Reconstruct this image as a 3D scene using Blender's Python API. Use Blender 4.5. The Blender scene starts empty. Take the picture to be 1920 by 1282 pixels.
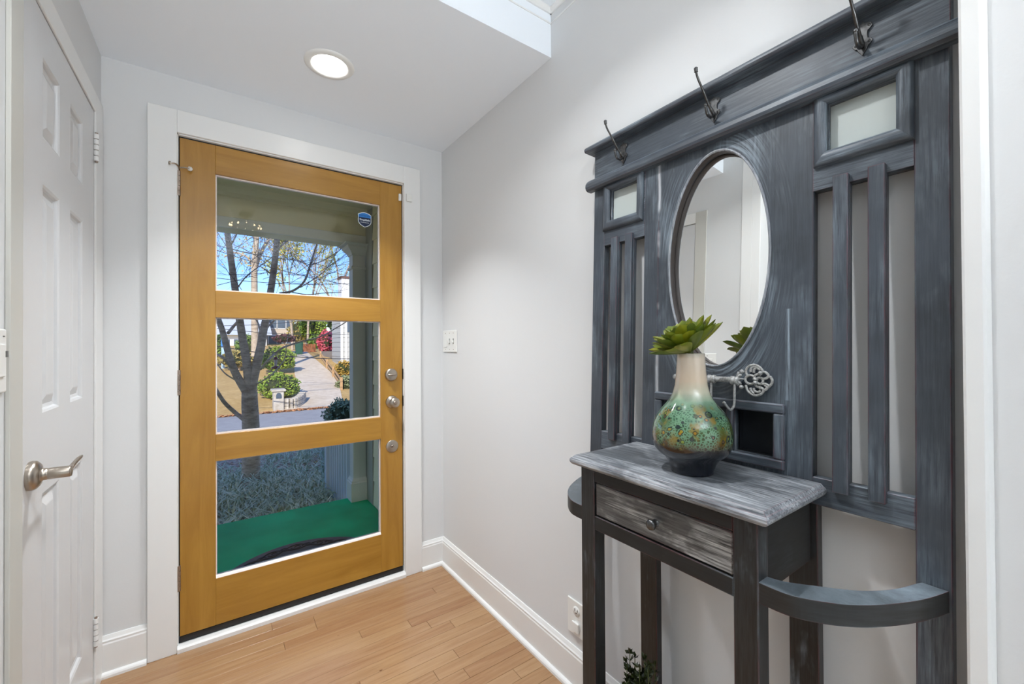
import bpy, bmesh, math, random
from mathutils import Vector, Matrix
R = math.radians
PI = math.pi
random.seed(7)
scene = bpy.context.scene
COL = scene.collection

# ------------------------------------------------------------------ camera
CAMH = 1.2535
F_PX, YAW, PITCH, ROLL = 784.4, 0.6139, 0.0073, -0.0062
_d = Vector((math.sin(YAW)*math.cos(PITCH), math.cos(YAW)*math.cos(PITCH), math.sin(PITCH)))
_r0 = Vector((math.cos(YAW), -math.sin(YAW), 0)); _u0 = _r0.cross(_d)
_r = _r0*math.cos(ROLL) + _u0*math.sin(ROLL); _u = -_r0*math.sin(ROLL) + _u0*math.cos(ROLL)
CAMP = Vector((0, 0, CAMH))
cam = bpy.data.cameras.new('camera'); camo = bpy.data.objects.new('camera', cam); COL.objects.link(camo)
cam.sensor_width = 36; cam.lens = F_PX/1920*36; cam.clip_start = 0.02; cam.clip_end = 400
M = Matrix.Identity(4)
for i in range(3):
    M[i][0] = _r[i]; M[i][1] = _u[i]; M[i][2] = -_d[i]; M[i][3] = CAMP[i]
camo.matrix_world = M
scene.camera = camo

def at(px, py, Y):
    """world point seen at a photo pixel, on the vertical plane y = Y (used to lay out the yard)"""
    k = _d + _r*(px-960)/F_PX - _u*(py-641)/F_PX
    return CAMP + k*(Y/k.y)

# ------------------------------------------------------------------ world, sun, exposure
scene.view_settings.view_transform = 'Standard'; scene.view_settings.look = 'None'
scene.view_settings.exposure = 0.15; scene.view_settings.gamma = 1.0
scene.view_settings.use_curve_mapping = False
scene.cycles.use_denoising = True
scene.cycles.max_bounces = 10; scene.cycles.transparent_max_bounces = 16
scene.cycles.sample_clamp_indirect = 40
world = bpy.data.worlds.new('sky'); scene.world = world; world.use_nodes = True
wn = world.node_tree; wn.nodes.clear()
wo = wn.nodes.new('ShaderNodeOutputWorld'); wb = wn.nodes.new('ShaderNodeBackground')
sky = wn.nodes.new('ShaderNodeTexSky'); sky.sky_type = 'NISHITA'; sky.sun_disc = False
sky.sun_elevation = R(31); sky.sun_rotation = math.atan2(-0.38, -0.78); sky.altitude = 300; sky.air_density = 1.0; sky.dust_density = 0.05; sky.ozone_density = 3.0
hs = wn.nodes.new('ShaderNodeHueSaturation'); hs.inputs['Saturation'].default_value = 1.12
tint = wn.nodes.new('ShaderNodeMix'); tint.data_type = 'RGBA'; tint.blend_type = 'MULTIPLY'; tint.inputs[0].default_value = 1.0; tint.inputs[7].default_value = (0.76, 0.78, 1.0, 1)
wn.links.new(sky.outputs[0], hs.inputs['Color']); wn.links.new(hs.outputs[0], tint.inputs[6]); wn.links.new(tint.outputs[2], wb.inputs[0]); wn.links.new(wb.outputs[0], wo.inputs[0])
wb.inputs['Strength'].default_value = 0.215

def lamp(name, kind, loc, energy, color=(1, 1, 1), size=0.1, size_y=None, direction=None, shape=None, spread=180):
    l = bpy.data.lights.new(name, kind); o = bpy.data.objects.new(name, l); COL.objects.link(o)
    o.location = loc; l.energy = energy; l.color = color
    if kind == 'AREA':
        l.size = size
        if size_y: l.shape = 'RECTANGLE'; l.size_y = size_y
        if shape: l.shape = shape
        l.spread = R(spread)
    elif kind == 'SUN': l.angle = R(0.6)
    else: l.shadow_soft_size = size
    if direction is not None:
        o.rotation_euler = Vector(direction).to_track_quat('-Z', 'Y').to_euler()
    return o
lamp('sun', 'SUN', (0, -10, 20), 4.8, (1.0, 0.93, 0.84), direction=(0.38, 0.78, -0.50))
# ceiling fixtures of the hall: entry downlight (seen), hall downlight above the camera; then three added fill lights behind
lamp('entry_downlight_lamp', 'AREA', (0.368, 1.775, 2.362), 8.6, (0.94, 0.97, 1.0), size=0.12, direction=(0, 0, -1), shape='DISK', spread=95)
lamp('hall_downlight_lamp', 'AREA', (0.30, 0.75, 2.54), 8.6, (0.95, 0.975, 1.0), size=0.09, direction=(0, 0, -1), shape='DISK', spread=130)
lamp('overhead_fill_lamp', 'AREA', (-0.3, -2.0, 2.50), 13, (0.88, 0.94, 1.0), size=2.0, size_y=1.6, direction=(0, 0, -1))  # unseen soft light added overhead to fill the hall from behind
lamp('rear_fill_lamp', 'AREA', (0.1, -4.2, 1.3), 10, (0.86, 0.93, 1.0), size=2.4, size_y=1.9, direction=(0, 1, 0.12))  # added fill light facing the door, no window there
lamp('ceiling_fill_lamp', 'AREA', (0.0, -2.3, 0.95), 53, (0.90, 0.95, 1.0), size=0.30, direction=(0, 0.6, 1), shape='DISK', spread=106)  # unseen light added to brighten the low ceiling, no fixture

# ------------------------------------------------------------------ mesh builder
class MB:
    def __init__(s): s.v = []; s.f = []; s.sm = []
    def add(s, vs, fs, smooth=False):
        n = len(s.v); s.v.extend([tuple(v) for v in vs]); s.f.extend([tuple(i+n for i in f) for f in fs]); s.sm.extend([smooth]*len(fs)); return s
    def box(s, x0, x1, y0, y1, z0, z1):
        vs = [(x, y, z) for z in (z0, z1) for y in (y0, y1) for x in (x0, x1)]
        return s.add(vs, [(0, 2, 3, 1), (4, 5, 7, 6), (0, 1, 5, 4), (2, 6, 7, 3), (0, 4, 6, 2), (1, 3, 7, 5)])
    def prism(s, pts, fn, a, b, smooth=False):
        """closed 2D profile pts swept from a to b; fn(p, q, t) -> 3D"""
        n = len(pts); vs = [fn(p, q, a) for p, q in pts] + [fn(p, q, b) for p, q in pts]
        fs = [(i, (i+1) % n, n+(i+1) % n, n+i) for i in range(n)]
        s.add(vs, fs, smooth); s.add(vs[:n], [tuple(range(n-1, -1, -1))]); return s.add(vs[n:], [tuple(range(n))])
    def lathe(s, prof, c=(0, 0, 0), ax=(0, 0, 1), seg=32, smooth=True):
        """prof = [(r, h)] along ax from point c"""
        ax = Vector(ax).normalized(); c = Vector(c)
        e1 = ax.orthogonal().normalized(); e2 = ax.cross(e1)
        vs = []; fs = []
        for r, h in prof:
            for k in range(seg):
                a = 2*PI*k/seg; vs.append(c + ax*h + (e1*math.cos(a)+e2*math.sin(a))*r)
        for i in range(len(prof)-1):
            for k in range(seg):
                k2 = (k+1) % seg; fs.append((i*seg+k, i*seg+k2, (i+1)*seg+k2, (i+1)*seg+k))
        s.add(vs, fs, smooth)
        if prof[0][0] > 1e-5: s.add(vs[:seg], [tuple(range(seg-1, -1, -1))])
        if prof[-1][0] > 1e-5: s.add(vs[-seg:], [tuple(range(seg))])
        return s
    def cyl(s, a, b, r, seg=16, r2=None):
        a = Vector(a); b = Vector(b); L = (b-a).length
        return s.lathe([(r, 0), (r if r2 is None else r2, L)], a, (b-a), seg)
    def tube(s, pts, rad, seg=8, closed=False, caps=True, flat=1.0):
        pts = [Vector(p) for p in pts]; n = len(pts)
        if not isinstance(rad, (list, tuple)): rad = [rad]*n
        vs = []; fs = []; prev = None
        for i in range(n):
            if closed: t = pts[(i+1) % n]-pts[i-1]
            else: t = pts[min(i+1, n-1)]-pts[max(i-1, 0)]
            if t.length < 1e-9: t = Vector((0, 0, 1))
            t.normalize()
            if prev is None: e1 = t.orthogonal().normalized()
            else:
                e1 = prev - t*prev.dot(t)
                e1 = e1.normalized() if e1.length > 1e-6 else t.orthogonal().normalized()
            prev = e1; e2 = t.cross(e1)
            for k in range(seg):
                a = 2*PI*k/seg; vs.append(pts[i]+(e1*math.cos(a)+e2*math.sin(a)*flat)*rad[i])
        m = n if closed else n-1
        for i in range(m):
            j = (i+1) % n
            for k in range(seg):
                k2 = (k+1) % seg; fs.append((i*seg+k, i*seg+k2, j*seg+k2, j*seg+k))
        s.add(vs, fs, True)
        if not closed and caps:
            s.add(vs[:seg], [tuple(range(seg-1, -1, -1))], True); s.add(vs[-seg:], [tuple(range(seg))], True)
        return s
    def mapped(s, fn): s.v = [tuple(fn(Vector(v))) for v in s.v]; return s

def smooth_path(pts, n=6):
    """Catmull-Rom through points"""
    P = [Vector(p) for p in pts]; out = []
    for i in range(len(P)-1):
        p0 = P[max(i-1, 0)]; p1 = P[i]; p2 = P[i+1]; p3 = P[min(i+2, len(P)-1)]
        for k in range(n):
            t = k/n
            out.append(0.5*((2*p1)+(-p0+p2)*t+(2*p0-5*p1+4*p2-p3)*t*t+(-p0+3*p1-3*p2+p3)*t**3))
    out.append(P[-1]); return out

WM = {}
def wmat(o): return WM.get(o.name, Matrix.Identity(4))
def tag(o, label=None, cat=None, group=None, kind=None):
    if label: o['label'] = label
    if cat: o['category'] = cat
    if group: o['group'] = group
    if kind: o['kind'] = kind
    return o
def thing(name, loc, label=None, cat=None, group=None, kind=None, rot=None):
    o = bpy.data.objects.new(name, None); COL.objects.link(o); o.location = loc
    o.empty_display_size = 0.05
    if rot: o.rotation_euler = rot
    WM[o.name] = Matrix.Translation(Vector(loc)) @ (Matrix.Identity(4) if not rot else __import__('mathutils').Euler(rot).to_matrix().to_4x4())
    return tag(o, label, cat, group, kind)
def obj(name, mb, mat, parent=None, bevel=0, origin=None, label=None, kind=None, seg=1, local=False, autosmooth=None):
    """mb is in world coordinates (local=True: already in the parent's frame)"""
    me = bpy.data.meshes.new(name)
    if parent is not None:
        Wp = wmat(parent)
        if local: vs = mb.v
        else:
            inv = Wp.inverted(); vs = [inv @ Vector(v) for v in mb.v]
        loc = Vector((0, 0, 0))
    else:
        if origin is None:
            xs = [v[0] for v in mb.v]; ys = [v[1] for v in mb.v]; zs = [v[2] for v in mb.v]
            origin = ((min(xs)+max(xs))/2, (min(ys)+max(ys))/2, min(zs))
        loc = Vector(origin); vs = [Vector(v)-loc for v in mb.v]
    me.from_pydata([tuple(v) for v in vs], [], mb.f); me.polygons.foreach_set('use_smooth', mb.sm)
    me.materials.append(mat); me.update()
    o = bpy.data.objects.new(name, me); COL.objects.link(o); o.location = loc
    if parent is not None: o.parent = parent; WM[o.name] = wmat(parent).copy()
    else: WM[o.name] = Matrix.Translation(loc)
    if bevel:
        b = o.modifiers.new('bevel', 'BEVEL'); b.width = bevel; b.segments = seg; b.limit_method = 'ANGLE'; b.angle_limit = R(40)
        b.harden_normals = False
    if label: o['label'] = label
    if kind: o['kind'] = kind
    return o
def curve_sheet(name, outlines, thick, mat, parent, to_local, bevel=0.0, label=None):
    """flat plate with holes: 2D filled curve turned to mesh. outlines: lists of (p,q); to_local maps (p,q,w)->parent's frame"""
    cu = bpy.data.curves.new('tmp', 'CURVE'); cu.dimensions = '2D'; cu.fill_mode = 'BOTH'; cu.extrude = thick/2-bevel; cu.bevel_depth = bevel; cu.bevel_resolution = 1
    for ol in outlines:
        sp = cu.splines.new('POLY'); sp.points.add(len(ol)-1); sp.use_cyclic_u = True
        for i, p in enumerate(ol): sp.points[i].co = (p[0], p[1], 0, 1)
    to = bpy.data.objects.new('tmp', cu); COL.objects.link(to)
    dg = bpy.context.evaluated_depsgraph_get(); me = bpy.data.meshes.new_from_object(to.evaluated_get(dg))
    bpy.data.objects.remove(to); bpy.data.curves.remove(cu)
    for v in me.vertices: v.co = Vector(to_local(v.co.x, v.co.y, v.co.z))
    bm = bmesh.new(); bm.from_mesh(me); bmesh.ops.remove_doubles(bm, verts=bm.verts, dist=1e-6); bmesh.ops.recalc_face_normals(bm, faces=bm.faces); bm.to_mesh(me); bm.free()
    me.materials.clear(); me.materials.append(mat); me.name = name
    o = bpy.data.objects.new(name, me); COL.objects.link(o)
    if parent is not None: o.parent = parent; WM[o.name] = wmat(parent).copy()
    if label: o['label'] = label
    return o
def text_mesh(name, body, size, mat, parent, to_local, offset=0.0, extrude=0.0002):
    cu = bpy.data.curves.new('tmp', 'FONT'); cu.body = body; cu.size = size; cu.align_x = 'CENTER'; cu.align_y = 'CENTER'; cu.extrude = extrude; cu.offset = offset
    to = bpy.data.objects.new('tmp', cu); COL.objects.link(to)
    dg = bpy.context.evaluated_depsgraph_get(); me = bpy.data.meshes.new_from_object(to.evaluated_get(dg))
    bpy.data.objects.remove(to); bpy.data.curves.remove(cu)
    for v in me.vertices: v.co = Vector(to_local(v.co.x, v.co.y, v.co.z))
    me.materials.clear(); me.materials.append(mat)
    o = bpy.data.objects.new(name, me); COL.objects.link(o); o.parent = parent; WM[o.name] = wmat(parent).copy()
    return o

# ------------------------------------------------------------------ materials
def srgb(r, g, b):
    f = lambda c: (c/255/12.92) if c/255 <= 0.04045 else ((c/255+0.055)/1.055)**2.4
    return (f(r), f(g), f(b), 1)
def newmat(name):
    m = bpy.data.materials.new(name); m.use_nodes = True; nt = m.node_tree
    return m, nt, nt.nodes['Principled BSDF']
def ramp(nt, src, stops):
    r = nt.nodes.new('ShaderNodeValToRGB'); els = r.color_ramp.elements
    while len(els) > 1: els.remove(els[-1])
    els[0].position = stops[0][0]; els[0].color = stops[0][1]
    for p, c in stops[1:]:
        e = els.new(p); e.color = c
    nt.links.new(src, r.inputs[0]); return r.outputs[0]
G = lambda v: (v, v, v, 1)
def noise(nt, scale, detail=4, rough=0.5, vec=None, dist=0.0):
    n = nt.nodes.new('ShaderNodeTexNoise'); n.inputs['Scale'].default_value = scale; n.inputs['Detail'].default_value = detail
    n.inputs['Roughness'].default_value = rough; n.inputs['Distortion'].default_value = dist
    if vec is not None: nt.links.new(vec, n.inputs['Vector'])
    return n.outputs['Fac']
def coords(nt, scale=(1, 1, 1), loc=(0, 0, 0)):
    t = nt.nodes.new('ShaderNodeTexCoord'); m = nt.nodes.new('ShaderNodeMapping'); m.inputs['Scale'].default_value = scale; m.inputs['Location'].default_value = loc
    nt.links.new(t.outputs['Object'], m.inputs[0]); return m.outputs[0]
def mixc(nt, fac, a, b):
    m = nt.nodes.new('ShaderNodeMix'); m.data_type = 'RGBA'
    for sock, v in ((m.inputs[0], fac), (m.inputs[6], a), (m.inputs[7], b)):
        if isinstance(v, (int, float)): sock.default_value = v
        elif isinstance(v, tuple): sock.default_value = v
        else: nt.links.new(v, sock)
    return m.outputs[2]
def mathn(nt, op, a, b=None):
    m = nt.nodes.new('ShaderNodeMath'); m.operation = op
    for i, v in enumerate((a, b)):
        if v is None: continue
        if isinstance(v, (int, float)): m.inputs[i].default_value = v
        else: nt.links.new(v, m.inputs[i])
    return m.outputs[0]
def bump(nt, bsdf, h, strength=0.2, dist=0.01):
    b = nt.nodes.new('ShaderNodeBump'); b.inputs['Strength'].default_value = strength; b.inputs['Distance'].default_value = dist
    nt.links.new(h, b.inputs['Height']); nt.links.new(b.outputs[0], bsdf.inputs['Normal'])
def plain(name, col, rough=0.5, metal=0.0, bump_s=None, var=0.0, var_scale=5.0, spec=0.5):
    m, nt, b = newmat(name); b.inputs['Base Color'].default_value = col; b.inputs['Roughness'].default_value = rough; b.inputs['Metallic'].default_value = metal
    b.inputs['Specular IOR Level'].default_value = spec
    if var:
        n = noise(nt, var_scale, 4, vec=coords(nt)); dark = tuple(c*(1-var) for c in col[:3])+(1,); light = tuple(min(1, c*(1+var)) for c in col[:3])+(1,)
        nt.links.new(ramp(nt, n, [(0.35, dark), (0.65, light)]), b.inputs['Base Color'])
    if bump_s: bump(nt, b, noise(nt, bump_s[0], 4, vec=coords(nt)), bump_s[1], bump_s[2])
    return m
MT = {}
MT['wall'] = plain('wall_paint', srgb(223, 224, 224), 0.55, bump_s=(140, 0.10, 0.002), spec=0.3)
MT['ceiling'] = plain('ceiling_paint', srgb(240, 245, 250), 0.7, spec=0.2)
MT['trim'] = plain('white_trim_paint', srgb(236, 236, 234), 0.3, bump_s=(30, 0.05, 0.002))
MT['door_white'] = plain('white_door_paint', srgb(214, 215, 216), 0.25, bump_s=(25, 0.06, 0.002))
MT['plastic'] = plain('white_plastic', srgb(236, 236, 232), 0.35)
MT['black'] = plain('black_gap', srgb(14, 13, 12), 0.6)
MT['rubber'] = plain('black_rubber', srgb(22, 20, 19), 0.45, bump_s=(60, 0.6, 0.003))
MT['nickel'] = plain('satin_nickel', srgb(178, 168, 156), 0.3, 1.0)
MT['nickel_plain'] = plain('worn_nickel', srgb(165, 150, 138), 0.4, 0.9, var=0.15, var_scale=40)
MT['bead_white'] = plain('white_glazing_bead', srgb(235, 226, 220), 0.4)
MT['pewter'] = plain('dark_pewter', srgb(92, 92, 92), 0.32, 0.9, var=0.35, var_scale=120)
MT['cast'] = plain('brushed_white_cast_iron', srgb(170, 170, 168), 0.5, 0.3, var=0.3, var_scale=220, bump_s=(200, 0.3, 0.001))
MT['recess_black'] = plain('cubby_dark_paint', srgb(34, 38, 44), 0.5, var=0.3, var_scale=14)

def wood(name, c1, c2, axis, rough=0.35, scale=1.0):
    m, nt, b = newmat(name)
    sc = {'z': (22, 22, 2.2), 'x': (2.2, 22, 22), 'y': (22, 2.2, 22)}[axis]
    v = coords(nt, tuple(s*scale for s in sc))
    n1 = noise(nt, 1.0, 5, 0.6, v, 0.8); n2 = noise(nt, 6.0, 3, 0.6, v)
    mid = tuple((p+q)/2 for p, q in zip(c1, c2))
    big = noise(nt, 3.0, 2, 0.5, coords(nt))
    c = ramp(nt, n1, [(0.3, c2), (0.5, mid), (0.7, c1)])
    c = mixc(nt, ramp(nt, n2, [(0.45, G(0)), (0.75, G(0.25))]), c, c2)
    c = mixc(nt, ramp(nt, big, [(0.4, G(0)), (0.65, G(0.35))]), c, c1)
    nt.links.new(c, b.inputs['Base Color']); b.inputs['Roughness'].default_value = rough
    b.inputs['Coat Weight'].default_value = 0.25; b.inputs['Coat Roughness'].default_value = 0.25
    bump(nt, b, n2, 0.04, 0.002)
    return m
DW1, DW2 = srgb(179, 133, 52), srgb(154, 107, 30)
MT['door_v'] = wood('amber_maple_upright', DW1, DW2, 'z')
MT['door_h'] = wood('amber_maple_rail', DW1, DW2, 'x')

def plank_mat():
    m, nt, b = newmat('oak_strip')
    oi = nt.nodes.new('ShaderNodeObjectInfo')
    v0 = coords(nt, (1.6, 24, 24)); add = nt.nodes.new('ShaderNodeVectorMath'); add.operation = 'ADD'
    cmb = nt.nodes.new('ShaderNodeCombineXYZ'); mul = mathn(nt, 'MULTIPLY', oi.outputs['Random'], 50.0)
    nt.links.new(mul, cmb.inputs[0]); nt.links.new(mul, cmb.inputs[1]); nt.links.new(v0, add.inputs[0]); nt.links.new(cmb.outputs[0], add.inputs[1])
    n1 = noise(nt, 1.6, 6, 0.65, add.outputs[0], 1.0); n2 = noise(nt, 7, 3, 0.6, add.outputs[0])
    c = ramp(nt, n1, [(0.32, srgb(138, 101, 68)), (0.52, srgb(162, 127, 90)), (0.75, srgb(180, 147, 110))])
    tint = ramp(nt, oi.outputs['Random'], [(0, srgb(142, 98, 70)), (0.35, srgb(174, 140, 104)), (0.7, srgb(156, 116, 84)), (1, srgb(184, 152, 118))])
    c = mixc(nt, 0.45, c, tint); c = mixc(nt, ramp(nt, n2, [(0.5, G(0)), (0.8, G(0.3))]), c, srgb(132, 90, 58))
    vk = nt.nodes.new('ShaderNodeTexVoronoi'); vk.inputs['Scale'].default_value = 2.6; tk = nt.nodes.new('ShaderNodeTexCoord'); mk = nt.nodes.new('ShaderNodeMapping'); mk.inputs['Scale'].default_value = (1, 2.2, 1); nt.links.new(tk.outputs['Object'], mk.inputs[0]); nt.links.new(mk.outputs[0], vk.inputs['Vector'])
    c = mixc(nt, ramp(nt, vk.outputs['Distance'], [(0.012, G(0.85)), (0.022, G(0))]), c, srgb(84, 48, 30))
    nt.links.new(c, b.inputs['Base Color']); b.inputs['Roughness'].default_value = 0.22
    bump(nt, b, n2, 0.05, 0.001); return m
MT['plank'] = plank_mat()
MT['subfloor'] = wood('oak_floor_beyond', srgb(222, 186, 148), srgb(204, 162, 124), 'x', 0.3)

def paint(name, base, streak, amt, axis, red=0.5, patch=(0.42, 0.62), rough=0.42, ps=4.0, base_st=0.04, centre=False, up=None):
    """distressed furniture paint: dry-brushed streaks along the grain, red showing at worn edges"""
    m, nt, b = newmat(name)
    sc = {'z': (92, 92, 4.0), 'y': (92, 4.0, 92), 'xy': (4.0, 4.0, 70)}[axis]
    fine = noise(nt, 2.2, 7, 0.72, coords(nt, sc), 0.15)
    psc = {'z': (2.2, 2.2, 0.9), 'y': (1.6, 0.9, 2.2), 'xy': (0.9, 0.9, 2.2)}[axis]
    pat = noise(nt, ps, 4, 0.6, coords(nt, psc, (3, 1, 7)), 0.4)
    st = ramp(nt, fine, [(0.38, G(0)), (0.72, G(1))]); pt = ramp(nt, pat, [(patch[0], G(0.06)), (patch[1], G(1))])
    fac = mathn(nt, 'MULTIPLY', mathn(nt, 'MULTIPLY', st, pt), amt)
    low = noise(nt, 4, 4, 0.6, coords(nt)); dark = tuple(c*0.68 for c in base[:3])+(1,); lite = tuple(min(1, c*1.3) for c in base[:3])+(1,)
    c = ramp(nt, low, [(0.35, dark), (0.65, lite)])
    c = mixc(nt, mathn(nt, 'MULTIPLY', st, base_st), c, streak)
    c = mixc(nt, fac, c, streak)
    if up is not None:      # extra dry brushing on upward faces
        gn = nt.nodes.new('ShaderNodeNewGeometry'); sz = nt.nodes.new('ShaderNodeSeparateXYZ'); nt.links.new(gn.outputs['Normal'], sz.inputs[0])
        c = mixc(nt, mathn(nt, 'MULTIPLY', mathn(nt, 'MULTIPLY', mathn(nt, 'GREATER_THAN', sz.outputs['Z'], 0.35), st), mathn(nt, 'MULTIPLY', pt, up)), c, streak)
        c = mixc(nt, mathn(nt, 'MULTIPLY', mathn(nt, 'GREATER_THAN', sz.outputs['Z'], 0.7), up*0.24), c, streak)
    if centre:      # hand brushed strokes: a white run along the board seam, sweeping strokes round the oval
        t_ = nt.nodes.new('ShaderNodeTexCoord'); sp = nt.nodes.new('ShaderNodeSeparateXYZ'); nt.links.new(t_.outputs['Object'], sp.inputs[0])
        Y_, Z_ = sp.outputs['Y'], sp.outputs['Z']
        wob = mathn(nt, 'MULTIPLY', mathn(nt, 'SUBTRACT', noise(nt, 7, 3, 0.5, t_.outputs['Object']), 0.5), 0.014)
        dy = mathn(nt, 'ABSOLUTE', mathn(nt, 'ADD', mathn(nt, 'SUBTRACT', Y_, 0.7305), wob))
        run = ramp(nt, dy, [(0.0, G(1)), (0.0022, G(1)), (0.0045, G(0))])
        gate = ramp(nt, noise(nt, 3.2, 3, 0.6, coords(nt, (1, 1, 1.6), (2, 4, 1))), [(0.44, G(0)), (0.52, G(1))])
        c = mixc(nt, mathn(nt, 'MULTIPLY', mathn(nt, 'MULTIPLY', run, gate), 0.95), c, srgb(214, 218, 222))
        dy2 = mathn(nt, 'ABSOLUTE', mathn(nt, 'ADD', mathn(nt, 'SUBTRACT', Y_, 0.3985), wob)); run2 = ramp(nt, dy2, [(0.0, G(1)), (0.0012, G(0.8)), (0.0050, G(0))])
        zz_ = ramp(nt, Z_, [(0.0, G(0)), (1.0, G(0))]) if False else mathn(nt, 'MULTIPLY', mathn(nt, 'GREATER_THAN', Z_, 1.13), mathn(nt, 'LESS_THAN', Z_, 1.33))
        c = mixc(nt, mathn(nt, 'MULTIPLY', mathn(nt, 'MULTIPLY', run2, mathn(nt, 'MULTIPLY', zz_, ramp(nt, fine, [(0.35, G(0)), (0.6, G(1))]))), 0.75), c, streak)
        ey = mathn(nt, 'DIVIDE', mathn(nt, 'SUBTRACT', Y_, 0.566), 0.129); ez = mathn(nt, 'DIVIDE', mathn(nt, 'SUBTRACT', Z_, 1.4707), 0.272)
        rad = mathn(nt, 'SQRT', mathn(nt, 'ADD', mathn(nt, 'MULTIPLY', ey, ey), mathn(nt, 'MULTIPLY', ez, ez))); ang = mathn(nt, 'ARCTAN2', ez, ey)
        cv = nt.nodes.new('ShaderNodeCombineXYZ'); nt.links.new(mathn(nt, 'MULTIPLY', rad, 34.0), cv.inputs[0]); nt.links.new(mathn(nt, 'MULTIPLY', ang, 1.6), cv.inputs[1])
        sw_ = ramp(nt, noise(nt, 1.0, 4, 0.6, cv.outputs[0]), [(0.46, G(0)), (0.62, G(1))])
        near = ramp(nt, mathn(nt, 'SUBTRACT', rad, 1.0), [(0.0, G(1)), (0.10, G(0.9)), (0.48, G(0.0))])
        ap = ramp(nt, noise(nt, 4.5, 3, 0.5, coords(nt, (1, 1, 1), (8, 3, 2))), [(0.42, G(0.05)), (0.60, G(1))])
        c = mixc(nt, mathn(nt, 'MULTIPLY', mathn(nt, 'MULTIPLY', mathn(nt, 'MULTIPLY', sw_, near), ap), 0.6), c, streak)
    bv = nt.nodes.new('ShaderNodeBevel'); bv.samples = 4; bv.inputs['Radius'].default_value = 0.0022
    geo = nt.nodes.new('ShaderNodeNewGeometry'); dt = nt.nodes.new('ShaderNodeVectorMath'); dt.operation = 'DOT_PRODUCT'
    nt.links.new(bv.outputs[0], dt.inputs[0]); nt.links.new(geo.outputs['Normal'], dt.inputs[1])
    edge = ramp(nt, dt.outputs['Value'], [(0.88, G(1)), (0.97, G(0))])
    en = noise(nt, 9, 4, 0.6, coords(nt, (1, 1, 1), (5, 2, 9)))
    c = mixc(nt, mathn(nt, 'MULTIPLY', edge, ramp(nt, en, [(0.35, G(0)), (0.6, G(red))])), c, srgb(142, 26, 34))
    c = mixc(nt, mathn(nt, 'MULTIPLY', edge, ramp(nt, en, [(0.32, G(0.5)), (0.5, G(0))])), c, streak)
    nt.links.new(c, b.inputs['Base Color']); b.inputs['Roughness'].default_value = rough
    bump(nt, b, fine, 0.07, 0.001); return m
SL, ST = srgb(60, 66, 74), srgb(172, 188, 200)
MT['pv'] = paint('slate_paint_upright', SL, ST, 0.6, 'z', 0.75, (0.48, 0.72), base_st=0.045)
MT['pc'] = paint('slate_paint_centre_boards', SL, ST, 0.6, 'z', 0.5, (0.52, 0.72), centre=True)
MT['ph'] = paint('slate_paint_level', SL, ST, 0.6, 'y', 0.6, (0.44, 0.70), up=0.5, base_st=0.06)
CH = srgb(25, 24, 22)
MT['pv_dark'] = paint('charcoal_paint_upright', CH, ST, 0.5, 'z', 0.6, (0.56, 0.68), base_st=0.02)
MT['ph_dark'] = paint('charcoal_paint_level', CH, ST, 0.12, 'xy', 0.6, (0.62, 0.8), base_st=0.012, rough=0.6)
MT['hoop'] = paint('charcoal_hoop_paint', srgb(28, 28, 27), ST, 0.03, 'xy', 0.5, (0.46, 0.62), base_st=0.02, up=0.8)
MT['ph_white'] = paint('whitewashed_paint_level', srgb(70, 75, 81), srgb(218, 222, 227), 0.9, 'y', 0.6, (0.42, 0.56), ps=6.5, base_st=0.22)
MT['drawer'] = paint('whitewashed_drawer_paint', srgb(62, 60, 58), srgb(212, 210, 206), 0.95, 'y', 0.6, (0.44, 0.57), ps=7.0, base_st=0.12)
MT['rim'] = paint('brushed_white_rim', srgb(112, 116, 124), srgb(206, 210, 215), 0.85, 'z', 0.1, (0.36, 0.58), base_st=0.2)

def glassy(name, tint=(1, 1, 1, 1), frost=0.0, ior=1.5):
    m, nt, b = newmat(name); nt.nodes.remove(b)
    out = nt.nodes['Material Output']; tr = nt.nodes.new('ShaderNodeBsdfTransparent'); gl = nt.nodes.new('ShaderNodeBsdfGlossy'); fr = nt.nodes.new('ShaderNodeFresnel'); mx = nt.nodes.new('ShaderNodeMixShader')
    tr.inputs[0].default_value = tint; gl.inputs['Roughness'].default_value = frost; fr.inputs['IOR'].default_value = ior
    nt.links.new(fr.outputs[0], mx.inputs[0]); nt.links.new(tr.outputs[0], mx.inputs[1]); nt.links.new(gl.outputs[0], mx.inputs[2]); nt.links.new(mx.outputs[0], out.inputs[0]); return m
MT['glass'] = glassy('clear_glass', (0.97, 0.98, 0.975, 1), ior=1.28)
m, nt, b = newmat('frosted_pane'); b.inputs['Base Color'].default_value = srgb(196, 204, 200); b.inputs['Roughness'].default_value = 0.35
MT['frost'] = m
m, nt, b = newmat('mirror_silver'); b.inputs['Base Color'].default_value = (0.92, 0.93, 0.92, 1); b.inputs['Metallic'].default_value = 1; b.inputs['Roughness'].default_value = 0.0
MT['mirror'] = m
def emit(name, col, s):
    m, nt, b = newmat(name); b.inputs['Base Color'].default_value = col; b.inputs['Emission Color'].default_value = col; b.inputs['Emission Strength'].default_value = s; return m
MT['lens'] = emit('lit_lamp_lens', (1, 0.985, 0.96, 1), 12)
MT['bulb'] = emit('lit_bulb', (1, 0.76, 0.46, 1), 52)
MT['crystal'] = plain('crystal_drop', (0.95, 0.93, 0.9, 1), 0.05, 0.6)

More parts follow.
